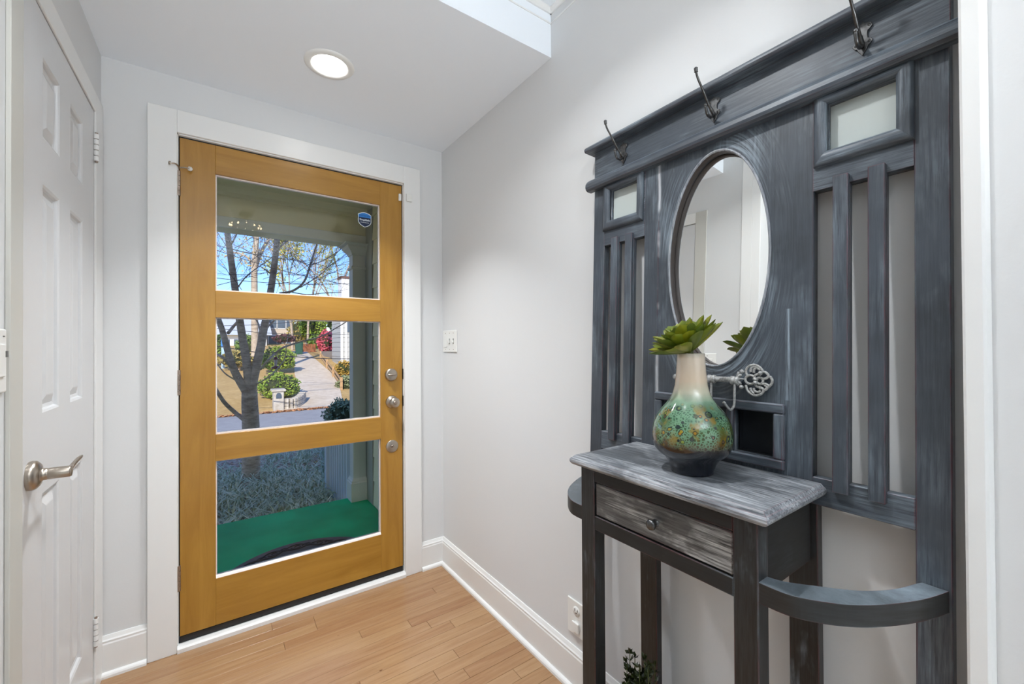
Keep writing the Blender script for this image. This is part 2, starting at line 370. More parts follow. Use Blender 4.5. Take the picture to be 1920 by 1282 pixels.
def vase_mat():
    m, nt, b = newmat('reactive_glaze')
    t = nt.nodes.new('ShaderNodeTexCoord'); s = nt.nodes.new('ShaderNodeSeparateXYZ'); nt.links.new(t.outputs['Object'], s.inputs[0])
    n = noise(nt, 22, 4, 0.6, t.outputs['Object'])
    z = mathn(nt, 'ADD', s.outputs['Z'], mathn(nt, 'MULTIPLY', mathn(nt, 'SUBTRACT', n, 0.5), 0.020))
    z = mathn(nt, 'MULTIPLY', z, 1/0.264)
    base = ramp(nt, z, [(0.0, srgb(10, 16, 28)), (0.21, srgb(12, 17, 24)), (0.245, srgb(46, 30, 18)), (0.285, srgb(88, 60, 24)), (0.33, srgb(96, 84, 32)), (0.41, srgb(80, 96, 44)), (0.47, srgb(58, 94, 66)), (0.54, srgb(82, 118, 92)), (0.61, srgb(134, 164, 138)), (0.68, srgb(206, 204, 180)), (0.78, srgb(224, 204, 178)), (0.96, srgb(226, 210, 190)), (1.0, srgb(196, 186, 168))])
    mask = ramp(nt, z, [(0.24, G(0)), (0.31, G(1)), (0.54, G(1)), (0.62, G(0))])
    vec = t.outputs['Object']
    def vor(scale, feature='F1'):
        v = nt.nodes.new('ShaderNodeTexVoronoi'); v.feature = feature; v.inputs['Scale'].default_value = scale; nt.links.new(vec, v.inputs['Vector']); return v
    net = vor(170, 'DISTANCE_TO_EDGE'); netm = ramp(nt, net.outputs['Distance'], [(0.0, G(1)), (0.10, G(1)), (0.22, G(0))])
    n3 = ramp(nt, noise(nt, 26, 3, 0.5, vec), [(0.36, G(0)), (0.56, G(1))])
    m1 = mathn(nt, 'MULTIPLY', mask, n3)
    c = mixc(nt, mathn(nt, 'MULTIPLY', m1, 0.6), base, srgb(30, 66, 50))
    c = mixc(nt, mathn(nt, 'MULTIPLY', mathn(nt, 'MULTIPLY', m1, netm), 0.8), c, srgb(112, 154, 120))
    cloud = ramp(nt, noise(nt, 34, 3, 0.5, coords(nt, (1, 1, 1), (3, 7, 1))), [(0.54, G(0)), (0.64, G(0.8))])
    c = mixc(nt, mathn(nt, 'MULTIPLY', cloud, mask), c, srgb(132, 108, 34))
    hgt = None
    for scale, thr, rad_ in ((40, 0.52, 0.20), (78, 0.42, 0.24)):
        vo = vor(scale); sc = nt.nodes.new('ShaderNodeSeparateColor'); nt.links.new(vo.outputs['Color'], sc.inputs[0])
        pick = ramp(nt, sc.outputs[0], [(thr, G(0)), (thr+0.02, G(1))]); pm = mathn(nt, 'MULTIPLY', pick, mask)
        spots = ramp(nt, vo.outputs['Distance'], [(0.0, G(1)), (rad_, G(1)), (rad_+0.03, G(0))])
        ring = ramp(nt, vo.outputs['Distance'], [(rad_, G(0)), (rad_+0.03, G(1)), (rad_+0.10, G(1)), (rad_+0.15, G(0))])
        spotc = ramp(nt, sc.outputs[1], [(0.0, srgb(146, 136, 40)), (0.35, srgb(150, 98, 22)), (0.6, srgb(30, 56, 56)), (0.8, srgb(120, 134, 56))])
        c = mixc(nt, mathn(nt, 'MULTIPLY', ring, pm), c, srgb(20, 44, 40)); c = mixc(nt, mathn(nt, 'MULTIPLY', spots, pm), c, spotc)
        h_ = mathn(nt, 'MULTIPLY', spots, pm); hgt = h_ if hgt is None else mathn(nt, 'ADD', hgt, h_)
    nt.links.new(c, b.inputs['Base Color']); b.inputs['Roughness'].default_value = 0.12; b.inputs['Coat Weight'].default_value = 0.6; b.inputs['Coat Roughness'].default_value = 0.04
    bump(nt, b, hgt, 0.4, 0.003); return m
MT['vase'] = vase_mat()

def leafmat(name, c1, c2, rough=0.45, scale=8, trans=0.0):
    m, nt, b = newmat(name); n = noise(nt, scale, 3, 0.5, coords(nt))
    nt.links.new(ramp(nt, n, [(0.35, c1), (0.65, c2)]), b.inputs['Base Color']); b.inputs['Roughness'].default_value = rough
    if trans: b.inputs['Subsurface Weight'].default_value = 0.0
    return m
MT['succ'] = leafmat('succulent_green', srgb(86, 112, 34), srgb(134, 150, 46), 0.4, 40)
MT['box_dark'] = leafmat('boxwood_green', srgb(16, 24, 10), srgb(46, 58, 18), 0.4, 70)
MT['stem'] = plain('green_stem', srgb(70, 82, 34), 0.6)
MT['pot'] = plain('grey_pot', srgb(96, 94, 90), 0.7, var=0.2, var_scale=20)
MT['soil'] = plain('potting_soil', srgb(44, 34, 26), 0.95, bump_s=(80, 0.8, 0.01))

# ------------------------------------------------------------------ room dimensions
XR, XL, YF, YC = 1.0695, -0.3645, 2.218, 2.2
ZC, ZH, YS = 2.3768, 2.56, 1.24

# ================================================================== STRUCTURE
S = 'structure'
def struct(name, mb, mat, bevel=0, label=None):
    o = obj(name, mb, mat, None, bevel, origin=(0, 0, 0)); o['kind'] = S
    if label: o['label'] = label
    return o
floor = struct('floor', MB().box(-4, 4, -4.6, 2.33, -0.06, -0.016), MT['subfloor'])
obj('floor_boards', MB().box(-4, 4, -4.6, 0.42, -0.016, 0.0), MT['subfloor'], floor, label='oak boards behind and below the camera')
# oak strips, running across the hall parallel to the front door
random.seed(11)
y = 0.42; row = 0; PW = 0.0572
while y < 2.24:
    y1 = min(y+PW, 2.26); x = XL-0.35+random.uniform(-0.5, 0.0)
    while x < XR+0.02:
        L = random.uniform(0.55, 1.25); x1 = min(x+L, XR+0.03)
        if x1 > XL-0.25:
            p = obj('plank', MB().box(max(x, XL-0.30)+0.0005, x1-0.0005, y+0.0005, y1-0.0005, -0.016, 0.0), MT['plank'], floor, 0.0008)
        x = x1 if x1 < XR+0.03 else XR+1
    y = y1; row += 1

bounce_sheet = thing('bounce_sheet', (-0.7, -2.0, 0), 'pale sheet added out of view on the floor to bounce light', 'bounce_sheet')  # added behind the camera to bounce neutral light onto the ceiling
obj('bounce_sheet_body', MB().box(-2.4, 0.94, -4.0, -0.15, 0.0005, 0.012), plain('pale_bounce_sheet', srgb(226, 226, 222), 0.95, bump_s=(200, 0.5, 0.004)), bounce_sheet, 0.003)
# right wall, the near projecting wall piece and its corner bead
struct('wall_right', MB().box(XR, XR+0.12, 0.02, 2.36, -0.02, 2.75), MT['wall'])
struct('wall_corner', MB().box(0.972, XR+0.12, -0.9, 0.100, -0.02, 2.75), MT['wall'])
struct('trim_1', MB().prism([(0.963, 0.1045), (0.9595, 0.108), (0.9595, 0.1265), (0.9615, 0.1299), (0.985, 0.1299), (0.985, 0.100), (0.9725, 0.100)], lambda p, q, t: (p, q, t), 0, ZH), MT['trim'], 0.0)
# front wall round the entry door
wf = MB()
wf.box(-0.55, -0.150, YF, 2.36, -0.02, 2.75); wf.box(0.851, XR+0.12, YF, 2.36, -0.02, 2.75); wf.box(-0.150, 0.851, YF, 2.36, 2.155, 2.75)
struct('wall_front', wf, MT['wall'])
# left wall round the closet door, ends at a cased corner
wl = MB()
wl.box(XL-0.12, XL, 2.095, 2.36, -0.02, 2.75); wl.box(XL-0.12, XL, 1.400, 2.095, 2.112, 2.75)
wl.box(XL-0.12, XL, 1.065, 1.400, -0.02, 2.75)
struct('wall_left', wl, MT['wall'])
struct('wall_closet', MB().box(XL-0.6, XL-0.5, 1.0, 2.3, -0.02, 2.75), MT['wall'])
# big room behind the camera
wbk = MB()
wbk.box(-3.1, -3.0, -4.6, 1.2, -0.02, 2.75); wbk.box(-3.1, 3.1, -4.7, -4.6, -0.02, 2.75); wbk.box(3.0, 3.1, -4.6, -0.5, -0.02, 2.75)
wbk.box(XR+0.12, 3.1, -0.55, -0.45, -0.02, 2.75); wbk.box(-3.0, XL-0.12, 1.15, 1.25, -0.02, 2.75)
struct('wall_back', wbk, MT['wall'])
# ceiling: low soffit over the entry, higher ceiling over the hall
struct('ceiling', MB().box(-0.55, XR+0.12, YS, 2.36, ZC, 2.75), MT['ceiling'], 0)
struct('ceiling.001', MB().box(-3.1, 3.1, -4.7, YS, ZH, 2.75), MT['ceiling'])
cr = MB()
prof = [(0, 0), (0.013, 0), (0.015, 0.004), (0.015, 0.010), (0, 0.015)]
cr.prism([(0, 2.545), (0.006, 2.545), (0.017, 2.556), (0.017, ZH), (0, ZH)], lambda p, q, t: (XR-p, t, q), -0.0, YS)
cr.prism([(0, 2.545), (0.006, 2.545), (0.017, 2.556), (0.017, ZH), (0, ZH)], lambda p, q, t: (t, YS-p, q), XL, XR)
struct('trim_2', cr, MT['trim'])
cr = MB()
cr.box(XR-0.003, XR, 0.13, YS, 2.507, 2.512); cr.box(XL, XR, YS-0.003, YS, 2.507, 2.512)
struct('trim_3', cr, MT['trim'])

# baseboards with shoe mould
BP = [(0, 0), (0.014, 0), (0.014, 0.122), (0.012, 0.127), (0.0125, 0.134), (0.009, 0.139), (0.006, 0.147), (0.004, 0.152), (0, 0.152)]
SP = [(0.014, 0), (0.027, 0), (0.0265, 0.009), (0.023, 0.015), (0.018, 0.0185), (0.014, 0.019)]
def baseb(name, fn, a, b):
    o = struct(name, MB().prism(BP, fn, a, b), MT['trim'])
    obj('shoe_mould', MB().prism(SP, fn, a, b), MT['trim'], o)
baseb('baseboard_right', lambda p, q, t: (XR-p, t, q), 0.12, YF)
baseb('baseboard_front', lambda p, q, t: (t, YF-p, q), 0.9300, XR)
baseb('baseboard_corner', lambda p, q, t: (t, YF-p, q), XL, -0.2290)

# front door casing + jambs
X0, X1, W, ZT = -0.2283, 0.9293, 0.0936, 2.2352
cs = MB()
cs.box(X0, X0+W, YC, YF, 0, ZT); cs.box(X1-W, X1, YC, YF, 0, ZT); cs.box(X0+W, X1-W, YC, YF, ZT-W, ZT)
struct('trim_4', cs, MT['trim'], 0.0015)
jb = MB()
jb.box(-0.150, -0.1315, YF-0.004, 2.36, 0, 2.155); jb.box(0.8335, 0.851, YF-0.004, 2.36, 0, 2.155); jb.box(-0.150, 0.851, YF-0.004, 2.36, 2.137, 2.155)
struct('trim_5', jb, MT['trim'])
struct('trim_6', MB().prism([(2.1935, 0), (2.2300, 0), (2.2300, 0.023), (2.2000, 0.023), (2.1935, 0.016)], lambda p, q, t: (t, p, q), -0.1347, 0.8357), MT['trim'], label='white painted threshold strip under the front door')
struct('trim_7', MB().box(-0.1315, 0.8335, 2.23, 2.40, -0.02, 0.020), MT['black'], label='black door sill')

# ------------------------------------------------------------------ front door
DX0, DX1, DZ0, DZ1, DY = -0.1275, 0.8295, 0.052, 2.131, 2.225
door = thing('door_1', (DX0, DY, DZ0), 'amber wooden entry door with three wide clear glass lites', kind=S)
DB = 2.268
obj('stile', MB().box(DX0, -0.0055, DY, DB, DZ0, DZ1), MT['door_v'], door, 0.0012)
obj('stile', MB().box(0.7115, DX1, DY, DB, DZ0, DZ1), MT['door_v'], door, 0.0012)
rails = [(DZ0, 0.252), (0.758, 0.873), (1.382, 1.498), (2.007, DZ1)]
for a, b_ in rails: obj('rail', MB().box(-0.0055, 0.7115, DY, DB, a, b_), MT['door_h'], door, 0.0010)
obj('door_gap_shade', MB().box(-0.1313, DX0-0.0004, DY+0.004, DB, DZ0, DZ1+0.003), MT['black'], door)  # black strips stand in for the shade in the gap round the door
obj('door_gap_shade', MB().box(DX1+0.0004, 0.8333, DY+0.004, DB, DZ0, DZ1+0.003).box(-0.1313, 0.8333, DY+0.004, DB, DZ1+0.0008, 2.1368), MT['black'], door)
for a, b_ in ((0.252, 0.758), (0.873, 1.382), (1.498, 2.007)):
    pane = obj('glass_pane', MB().box(-0.0055, 0.7115, 2.2465, 2.2505, a, b_), MT['glass'], door)
    bd = MB(); t = 0.0045
    for (yy0, yy1) in ((2.2385, 2.2462), (2.2508, 2.2585)):
        bd.box(-0.0055, 0.7115, yy0, yy1, a, a+t*1.4); bd.box(-0.0055, 0.7115, yy0, yy1, b_-t, b_)
        bd.box(-0.0055, -0.0055+t, yy0, yy1, a+t*1.4, b_-t); bd.box(0.7115-t, 0.7115, yy0, yy1, a+t*1.4, b_-t)
    obj('glazing_bead', bd, MT['bead_white'], door)
obj('lower_sill_bead', MB().prism([(2.226, 0.2522), (2.2385, 0.2522), (2.2385, 0.262), (2.229, 0.2575)], lambda p, q, t: (t, p, q), -0.005, 0.711), MT['bead_white'], door)
# dark stains near the knob are wear: a faint smear on the stile
obj('door_sweep', MB().box(DX0, DX1, DY+0.004, DB-0.004, 0.0235, DZ0-0.0005).box(DX0+0.002, DX1-0.002, DY-0.0015, DY+0.004, 0.029, DZ0-0.001), MT['rubber'], door, label='black rubber sweep under the door')
# hinges
def hinge(zc, H=0.105):
    h = obj('hinge', MB().box(-0.1345, -0.1325, DY-0.012, DY+0.003, zc-H/2, zc+H/2), MT['nickel_plain'], door)
    for k in range(5):
        z0 = zc-H/2+k*H/5
        obj('knuckle', MB().cyl((-0.1300, DY-0.0065, z0+0.0008), (-0.1300, DY-0.0065, z0+H/5-0.0008), 0.0058, 12), MT['nickel_plain'], h)
    return h
for zc in (1.936, 1.106, 0.296): hinge(zc)
ds = MB()
ds.tube(smooth_path([(-0.130, DY-0.0065, 1.996), (-0.130, DY-0.020, 2.001), (-0.140, DY-0.047, 2.002), (-0.152, DY-0.050, 1.999)]), 0.0030, 8)
ds.tube([(-0.130, DY-0.012, 2.000), (-0.110, DY-0.024, 2.000), (-0.093, DY-0.024, 2.000)], 0.0028, 8)
ds.lathe([(0.0075, 0), (0.0075, 0.006), (0.004, 0.008)], (-0.153, DY-0.050, 1.999), (-0.9, -0.1, 0), 12)
obj('hinge_pin_stop', ds, MT['nickel'], door)
obj('bumper', MB().lathe([(0.009, 0), (0.009, 0.008), (0.006, 0.011)], (-0.096, DY-0.024, 2.000), (0.8, 0.5, 0), 12), MT['plastic'], door, label='clear rubber bumper tip of the hinge pin stop')
# deadbolt
db = obj('deadbolt', MB().lathe([(0.0335, 0), (0.0335, 0.008), (0.031, 0.013), (0.026, 0.015), (0.024, 0.0155), (0, 0.0155)], (0.7665, DY, 1.0985), (0, -1, 0), 32), MT['nickel'], door)
obj('thumb_turn', MB().tube([(0.7465, DY-0.020, 1.0985), (0.7665, DY-0.026, 1.0985), (0.7865, DY-0.020, 1.0985)], [0.004, 0.0062, 0.004], 10), MT['nickel'], db)
kb = obj('door_knob', MB().lathe([(0.0330, 0), (0.0335, 0.006), (0.030, 0.011), (0.016, 0.014), (0.0135, 0.022), (0.0150, 0.028), (0.0235, 0.034), (0.0275, 0.042), (0.0270, 0.052), (0.0215, 0.058), (0.0120, 0.060), (0.0, 0.060)], (0.7700, DY, 0.9520), (0, -1, 0), 32), MT['nickel'], door)
obj('knob_button', MB().lathe([(0.010, 0), (0.0095, 0.0025), (0.004, 0.0045), (0, 0.0045)], (0.7700, DY-0.0602, 0.9520), (0, -1, 0), 20), MT['nickel_plain'], kb)
lp = obj('lock_plate', MB().lathe([(0.0335, 0), (0.0335, 0.003), (0.031, 0.0045), (0, 0.0045)], (0.7715, DY, 0.7120), (0, -1, 0), 32), MT['nickel'], door, label='flat round nickel lock plate with keyhole')
obj('key_cylinder', MB().lathe([(0.0085, 0), (0.0075, 0.003), (0, 0.003)], (0.7715, DY-0.0046, 0.7120), (0, -1, 0), 20), MT['nickel_plain'], lp)
obj('keyhole', MB().box(0.7700, 0.7730, DY-0.0082, DY-0.0076, 0.7085, 0.7155), MT['black'], lp)
for zc in (1.099, 0.952):
    obj('strike_plate', MB().box(0.8328, 0.8338, DY-0.010, DY+0.012, zc-0.028, zc+0.028), MT['pewter'], door)
    obj('latch_bolt', MB().box(DX1, 0.8332, DY+0.006, DY+0.018, zc-0.012, zc+0.012), MT['nickel'], door)
# security decal on the upper pane
def decal():
    cx, cz, w, h = 0.6370, 1.9185, 0.0345, 0.0395
    pts = [(-w, h*0.70), (-w*0.5, h*0.92), (0, h), (w*0.5, h*0.92), (w, h*0.70), (w*0.98, -h*0.35), (w*0.7, -h*0.68), (0.35*w, -h*0.88), (0, -h), (-0.35*w, -h*0.88), (-w*0.7, -h*0.68), (-w*0.98, -h*0.35)]
    white = plain('decal_white', srgb(232, 240, 244), 0.5); blue = plain('decal_blue', srgb(32, 118, 196), 0.5); navy = plain('decal_navy', srgb(12, 34, 66), 0.5)
    loc = WM[door.name].inverted()
    def tl(yy): return lambda p, q, w_: tuple(loc @ Vector((cx+p, yy-w_, cz+q)))
    d0 = curve_sheet('security_decal', [pts], 0.0004, white, door, tl(2.2462), label='small blue and navy shield shaped security decal')
    k = 0.92
    curve_sheet('decal_field', [[(p*k, q*k) for p, q in pts if True]], 0.0004, navy, d0, tl(2.2458))
    top = [(p*k, q*k) for p, q in pts[:5]]+[(w*k*0.99, h*0.30), (-w*k*0.99, h*0.30)]
    curve_sheet('decal_band', [top], 0.0004, blue, d0, tl(2.2454))
    text_mesh('decal_text', 'PROTECTED', 0.0095, plain('decal_ink', srgb(20, 60, 120), 0.5), d0, tl(2.2450)).data.transform(Matrix.Translation((0, 0, 0.021)))
    text_mesh('decal_text', 'SimpliSafe', 0.0132, white, d0, tl(2.2454), 0.0002).data.transform(Matrix.Translation((0, 0, -0.001)))
    text_mesh('decal_text', 'Home Security', 0.0072, white, d0, tl(2.2454)).data.transform(Matrix.Translation((0, 0, -0.014)))
decal()
# contact sensor: magnet on the door, sensor on the casing
obj('sensor_magnet', MB().box(0.8120, 0.8265, DY-0.010, DY, 2.047, 2.085), MT['plastic'], door, 0.002, label='small white magnet half of the door sensor')
t = thing('door_sensor', (0.865, YC, 2.05), 'small white door sensor on the white casing right of the amber door', 'sensor')
obj('sensor_body', MB().box(0.8450, 0.8780, YC-0.014, YC, 2.043, 2.085), MT['plastic'], t, 0.004, seg=2)

# ------------------------------------------------------------------ closet door on the left wall
d2 = thing('door_2', (XL, 1.404, 0), 'white six panel closet door with nickel lever', kind=S)
cy = [(1.554, 1.694), (1.800, 1.940)]; cz = [(0.240, 0.885), (1.089, 1.671), (1.790, 1.995)]
slab = MB(); DXF = XL+0.0018
ys = [1.404, 1.554, 1.694, 1.800, 1.940, 2.090]; zs = [0.012, 0.240, 0.885, 1.089, 1.671, 1.790, 1.995, 2.104]
for i in range(5):
    for j in range(7):
        hole = i in (1, 3) and j in (1, 3, 5)
        if not hole:
            slab.add([(DXF, ys[i], zs[j]), (DXF, ys[i+1], zs[j]), (DXF, ys[i+1], zs[j+1]), (DXF, ys[i], zs[j+1])], [(0, 1, 2, 3)])
slab.box(DXF-0.035, DXF-0.016, 1.404, 2.090, 0.012, 2.104)
slab.add([(DXF, 1.404, 0.012), (DXF, 1.404, 2.104), (DXF-0.02, 1.404, 2.104), (DXF-0.02, 1.404, 0.012)], [(0, 1, 2, 3)])
slab.add([(DXF, 2.09, 0.012), (DXF, 2.09, 2.104), (DXF-0.02, 2.09, 2.104), (DXF-0.02, 2.09, 0.012)], [(0, 1, 2, 3)])
slab.add([(DXF, 1.404, 2.104), (DXF, 2.09, 2.104), (DXF-0.02, 2.09, 2.104), (DXF-0.02, 1.404, 2.104)], [(0, 1, 2, 3)])
obj('door_slab', slab, MT['door_white'], d2)
def ringquad(m, rects):
    """rects: list of (inset, x) for a stepped rectangular recess"""
    pass
for (a, b_) in cy:
    for (c, d_) in cz:
        p = MB(); steps = [(0, 0), (0.006, -0.003), (0.009, -0.009), (0.018, -0.011), (0.040, -0.003), (0.043, -0.0025)]
        prev = None; base = []
        for ins, dx in steps:
            ring = [(DXF+dx, a+ins, c+ins), (DXF+dx, b_-ins, c+ins), (DXF+dx, b_-ins, d_-ins), (DXF+dx, a+ins, d_-ins)]
            n = len(p.v); p.v.extend(ring)
            if prev is not None:
                for k in range(4): p.f.append((prev+k, prev+(k+1) % 4, n+(k+1) % 4, n+k)); p.sm.append(False)
            prev = n
        p.f.append((prev, prev+1, prev+2, prev+3)); p.sm.append(False)
        obj('panel', p, MT['door_white'], d2)
# gap line at the top and latch side
obj('stop_strip', MB().box(XL-0.04, XL-0.012, 1.392, 1.402, 0.0, 2.12).box(XL-0.04, XL-0.012, 1.402, 2.094, 2.106, 2.12).box(XL-0.04, XL-0.012, 2.092, 2.10, 0.0, 2.12), MT['trim'], d2)
def wallhinge(z0, z1):
    h = obj('hinge', MB().box(XL-0.004, XL+0.0015, 2.086, 2.098, z0, z1), MT['trim'], d2)
    n = 5; H = (z1-z0)/n
    for k in range(n):
        obj('knuckle', MB().cyl((XL+0.0085, 2.093, z0+k*H+0.0015), (XL+0.0085, 2.093, z0+(k+1)*H-0.0015), 0.0075, 12), MT['trim'], h)
    obj('pin', MB().cyl((XL+0.0085, 2.093, z0-0.004), (XL+0.0085, 2.093, z1+0.004), 0.0045, 8), MT['nickel_plain'], h)
wallhinge(1.925, 2.025); wallhinge(0.185, 0.285)
lev = obj('lever_handle', MB().lathe([(0.0335, 0), (0.0345, 0.006), (0.0330, 0.012), (0.0260, 0.018), (0.0190, 0.020), (0.0150, 0.022), (0.0140, 0.026), (0.0140, 0.030), (0.0125, 0.031), (0.0135, 0.033), (0.0135, 0.068), (0.0120, 0.071), (0, 0.072)], (DXF, 1.464, 0.952), (1, 0, 0), 32), MT['nickel'], d2)
obj('lever_arm', MB().tube(smooth_path([(DXF+0.062, 1.466, 0.952), (DXF+0.063, 1.490, 0.954), (DXF+0.066, 1.520, 0.962), (DXF+0.068, 1.550, 0.966), (DXF+0.064, 1.570, 0.962)]), [0.0115]*6+[0.0095]*12+[0.0080]*7, 12, flat=0.5), MT['nickel'], lev)
dc = MB()
dc.box(XL, XL+0.007, 2.100, YF-0.006, 0, 2.175); dc.box(XL, XL+0.007, 1.400, 2.100, 2.108, 2.175)
struct('trim_8', dc, MT['trim'], 0.0015)
struct('trim_10', MB().box(XL, XL+0.0085, 1.3286, 1.400, 0, 2.175), plain('duller_white_casing', srgb(204, 203, 196), 0.45), 0.0015)
# cased end of the left wall
dc = MB(); dc.box(XL-0.13, XL+0.012, 1.022, 1.065, 0, ZH); dc.box(XL, XL+0.012, 1.065, 1.122, 0, ZH)
struct('trim_9', dc, MT['trim'], 0.0015)

# ------------------------------------------------------------------ recessed lights
def downlight(x, y, z, label):
    t = thing('recessed_light', (x, y, z), label, 'ceiling light')
    obj('trim_ring', MB().lathe([(0.066, -0.004), (0.070, -0.0075), (0.088, -0.005), (0.093, -0.0005), (0.093, 0.0)], (x, y, z), (0, 0, 1), 48), MT['plastic'], t)
    obj('lens', MB().lathe([(0.0, -0.0090), (0.03, -0.0088), (0.055, -0.0070), (0.0655, -0.0040)], (x, y, z), (0, 0, 1), 48), MT['lens'], t)
downlight(0.368, 1.775, ZC, 'round lit recessed light in the low ceiling before the amber door')
downlight(0.30, 0.75, ZH, 'round lit recessed light in the higher hall ceiling')

# ------------------------------------------------------------------ crystal chandelier behind the camera (seen reflected in the top pane)
ch = thing('chandelier', (0.23, -0.36, 2.45), 'round crystal chandelier whose lights reflect in the top pane of the amber door', 'chandelier')
c0 = Vector((0.23, -0.36, 2.415))
obj('canopy', MB().lathe([(0.06, 0), (0.06, -0.02), (0.01, -0.03), (0.01, -0.06)], (0.23, -0.36, ZH), (0, 0, 1), 24), MT['pewter'], ch)
fr_ = MB()
for rr, zz in ((0.15, 0.03), (0.10, 0.0)):
    fr_.tube([c0+Vector((rr*math.cos(a), rr*math.sin(a), zz)) for a in [2*PI*k/32 for k in range(32)]], 0.006, 6, closed=True)
fr_.tube([c0+Vector((-0.15, 0, 0.03)), c0+Vector((0, 0, 0.09)), c0+Vector((0.15, 0, 0.03))], 0.005, 6); fr_.tube([c0+Vector((0, -0.15, 0.03)), c0+Vector((0, 0, 0.09)), c0+Vector((0, 0.15, 0.03))], 0.005, 6)
obj('frame', fr_, MT['pewter'], ch)
cry = MB()
for rr, nn in ((0.15, 26), (0.125, 20), (0.10, 16), (0.07, 12), (0.04, 8)):
    for k in range(nn):
        a = 2*PI*k/nn; p = c0+Vector((rr*math.cos(a), rr*math.sin(a), -0.030-0.25*(0.15-rr)))
        cry.lathe([(0, -0.014), (0.009, 0), (0, 0.012)], p, (0, 0, 1), 6, smooth=False)
obj('crystal_drops', cry, MT['crystal'], ch, kind='stuff')
for k in range(12):
    a = 2*PI*k/12
    obj('bulb', MB().lathe([(0, -0.010), (0.006, -0.006), (0.0075, 0), (0.005, 0.009), (0, 0.016)], c0+Vector((0.13*math.cos(a), 0.13*math.sin(a), 0.018+0.014*(k % 2))), (0, 0, 1), 10), MT['bulb'], ch)

# ------------------------------------------------------------------ switches, outlet
def plate(t, x, s, y0, y1, z0, z1):
    """cover plate on a wall x=const; s=-1 faces -x"""
    xs_ = sorted((x, x+s*0.006))
    obj('cover_plate', MB().box(xs_[0], xs_[1], y0, y1, z0, z1), MT['plastic'], t, 0.003, seg=2)
t = thing('light_switch', (XR, 2.12, 1.215), 'white three gang switch plate on the right wall near the corner', 'light switch')
plate(t, XR, -1, 2.035, 2.200, 1.216, 1.338)
for i, yc in enumerate((2.165, 2.117, 2.070)):
    obj('switch_slot', MB().box(XR-0.0066, XR-0.0060, yc-0.006, yc+0.006, 1.262, 1.292), plain('switch_grey', srgb(150, 150, 146), 0.5) if i else MT['plastic'], t)
    if i == 0: obj('paddle', MB().box(XR-0.010, XR-0.0062, yc-0.0165, yc+0.0165, 1.244, 1.310), MT['plastic'], t, 0.0015)
    else: obj('toggle', MB().box(XR-0.017, XR-0.0066, yc-0.004, yc+0.004, 1.268, 1.282), MT['plastic'], t, 0.001)
    for zc in (1.232, 1.322): obj('screw', MB().lathe([(0.003, 0), (0.002, 0.001), (0, 0.001)], (XR-0.006, yc, zc), (-1, 0, 0), 8), MT['nickel_plain'], t)
t = thing('light_switch', (XL, 1.29, 1.165), 'white dimmer switch plate beside the closet door casing at the left edge', 'light switch')
plate(t, XL, 1, 1.250, 1.320, 1.162, 1.293)
obj('paddle', MB().box(XL+0.006, XL+0.0095, 1.268, 1.302, 1.195, 1.262), MT['plastic'], t, 0.0015)
obj('dimmer_slider', MB().box(XL+0.006, XL+0.011, 1.3055, 1.3105, 1.235, 1.248), plain('slider_grey', srgb(120, 120, 118), 0.5), t)
obj('indicator', MB().box(XL+0.006, XL+0.0068, 1.300, 1.308, 1.277, 1.279), MT['black'], t)
t = thing('wall_outlet', (XR, 1.115, 0.195), 'white outlet with plug cover low on the right wall behind the front leg', 'outlet')
plate(t, XR, -1, 1.066, 1.162, 0.196, 0.322)
for zc in (0.287, 0.232):
    f_ = obj('socket', MB().lathe([(0.0175, 0), (0.0165, 0.002), (0, 0.002)], (XR-0.006, 1.114, zc), (-1, 0, 0), 20), MT['plastic'], t)
    if zc > 0.25:
        obj('slot', MB().box(XR-0.0084, XR-0.0078, 1.119, 1.1215, zc, zc+0.009).box(XR-0.0084, XR-0.0078, 1.1065, 1.109, zc, zc+0.008), MT['black'], f_)
        obj('ground_hole', MB().cyl((XR-0.0084, 1.114, zc-0.006), (XR-0.0078, 1.114, zc-0.006), 0.0026, 10), MT['black'], f_)
obj('plug_cover', MB().box(XR-0.0150, XR-0.008, 1.097, 1.131, 0.214, 0.250), MT['plastic'], t, 0.002)

# ================================================================== HALL TREE
TILT = R(2.0); TX0 = 0.9745
tree = thing('hall_tree', (TX0, 0, 0), 'distressed slate black wooden hall tree with oval mirror, coat hooks and small drawer', 'hall tree', rot=(0, TILT, 0))
def T(mb): return mb                                    # tree-frame geometry: x=-depth, y, z=height
def tb(d0, d1, y0, y1, h0, h1): return MB().box(-d1, -d0, y0, y1, h0, h1)
TH = 0.025
YM = 0.5665
mirY = lambda y: 2*YM-y
def tsheet(name, outlines, d_front, thick, mat, bevel=0.0, label=None):
    return curve_sheet(name, outlines, thick, mat, tree, lambda p, q, w: (-(d_front-thick/2+w), p, q), bevel, label)
rect = lambda y0, y1, h0, h1: [(y0, h0), (y1, h0), (y1, h1), (y0, h1)]
# uprights down to the floor
for (a, b_) in ((0.1505, 0.1965), (0.9365, 0.984)):
    obj('stile', tb(-TH, 0, a, b_, 0.0, 1.8055), MT['pv'], tree, 0.0015, local=True)
# header board, cornice and picture rail moulding
obj('header_board', tb(-TH, 0.0010, 0.149, 0.984, 1.806, 1.895), MT['ph'], tree, 0.001, local=True)
obj('cornice', MB().prism([(-TH, 1.895), (0.030, 1.895), (0.034, 1.899), (0.034, 1.906), (0.028, 1.913), (0.012, 1.919), (-TH, 1.919)], lambda p, q, t_: (-p, t_, q), 0.133, 1.001), MT['ph'], tree, 0.0012, local=True)
obj('moulding', MB().prism([(0.0018, 1.765), (0.020, 1.765), (0.027, 1.770), (0.0295, 1.777), (0.0285, 1.787), (0.022, 1.797), (0.012, 1.805), (0.0018, 1.808)], lambda p, q, t_: (-p, t_, q), 0.135, 0.998), MT['ph'], tree, 0, local=True)
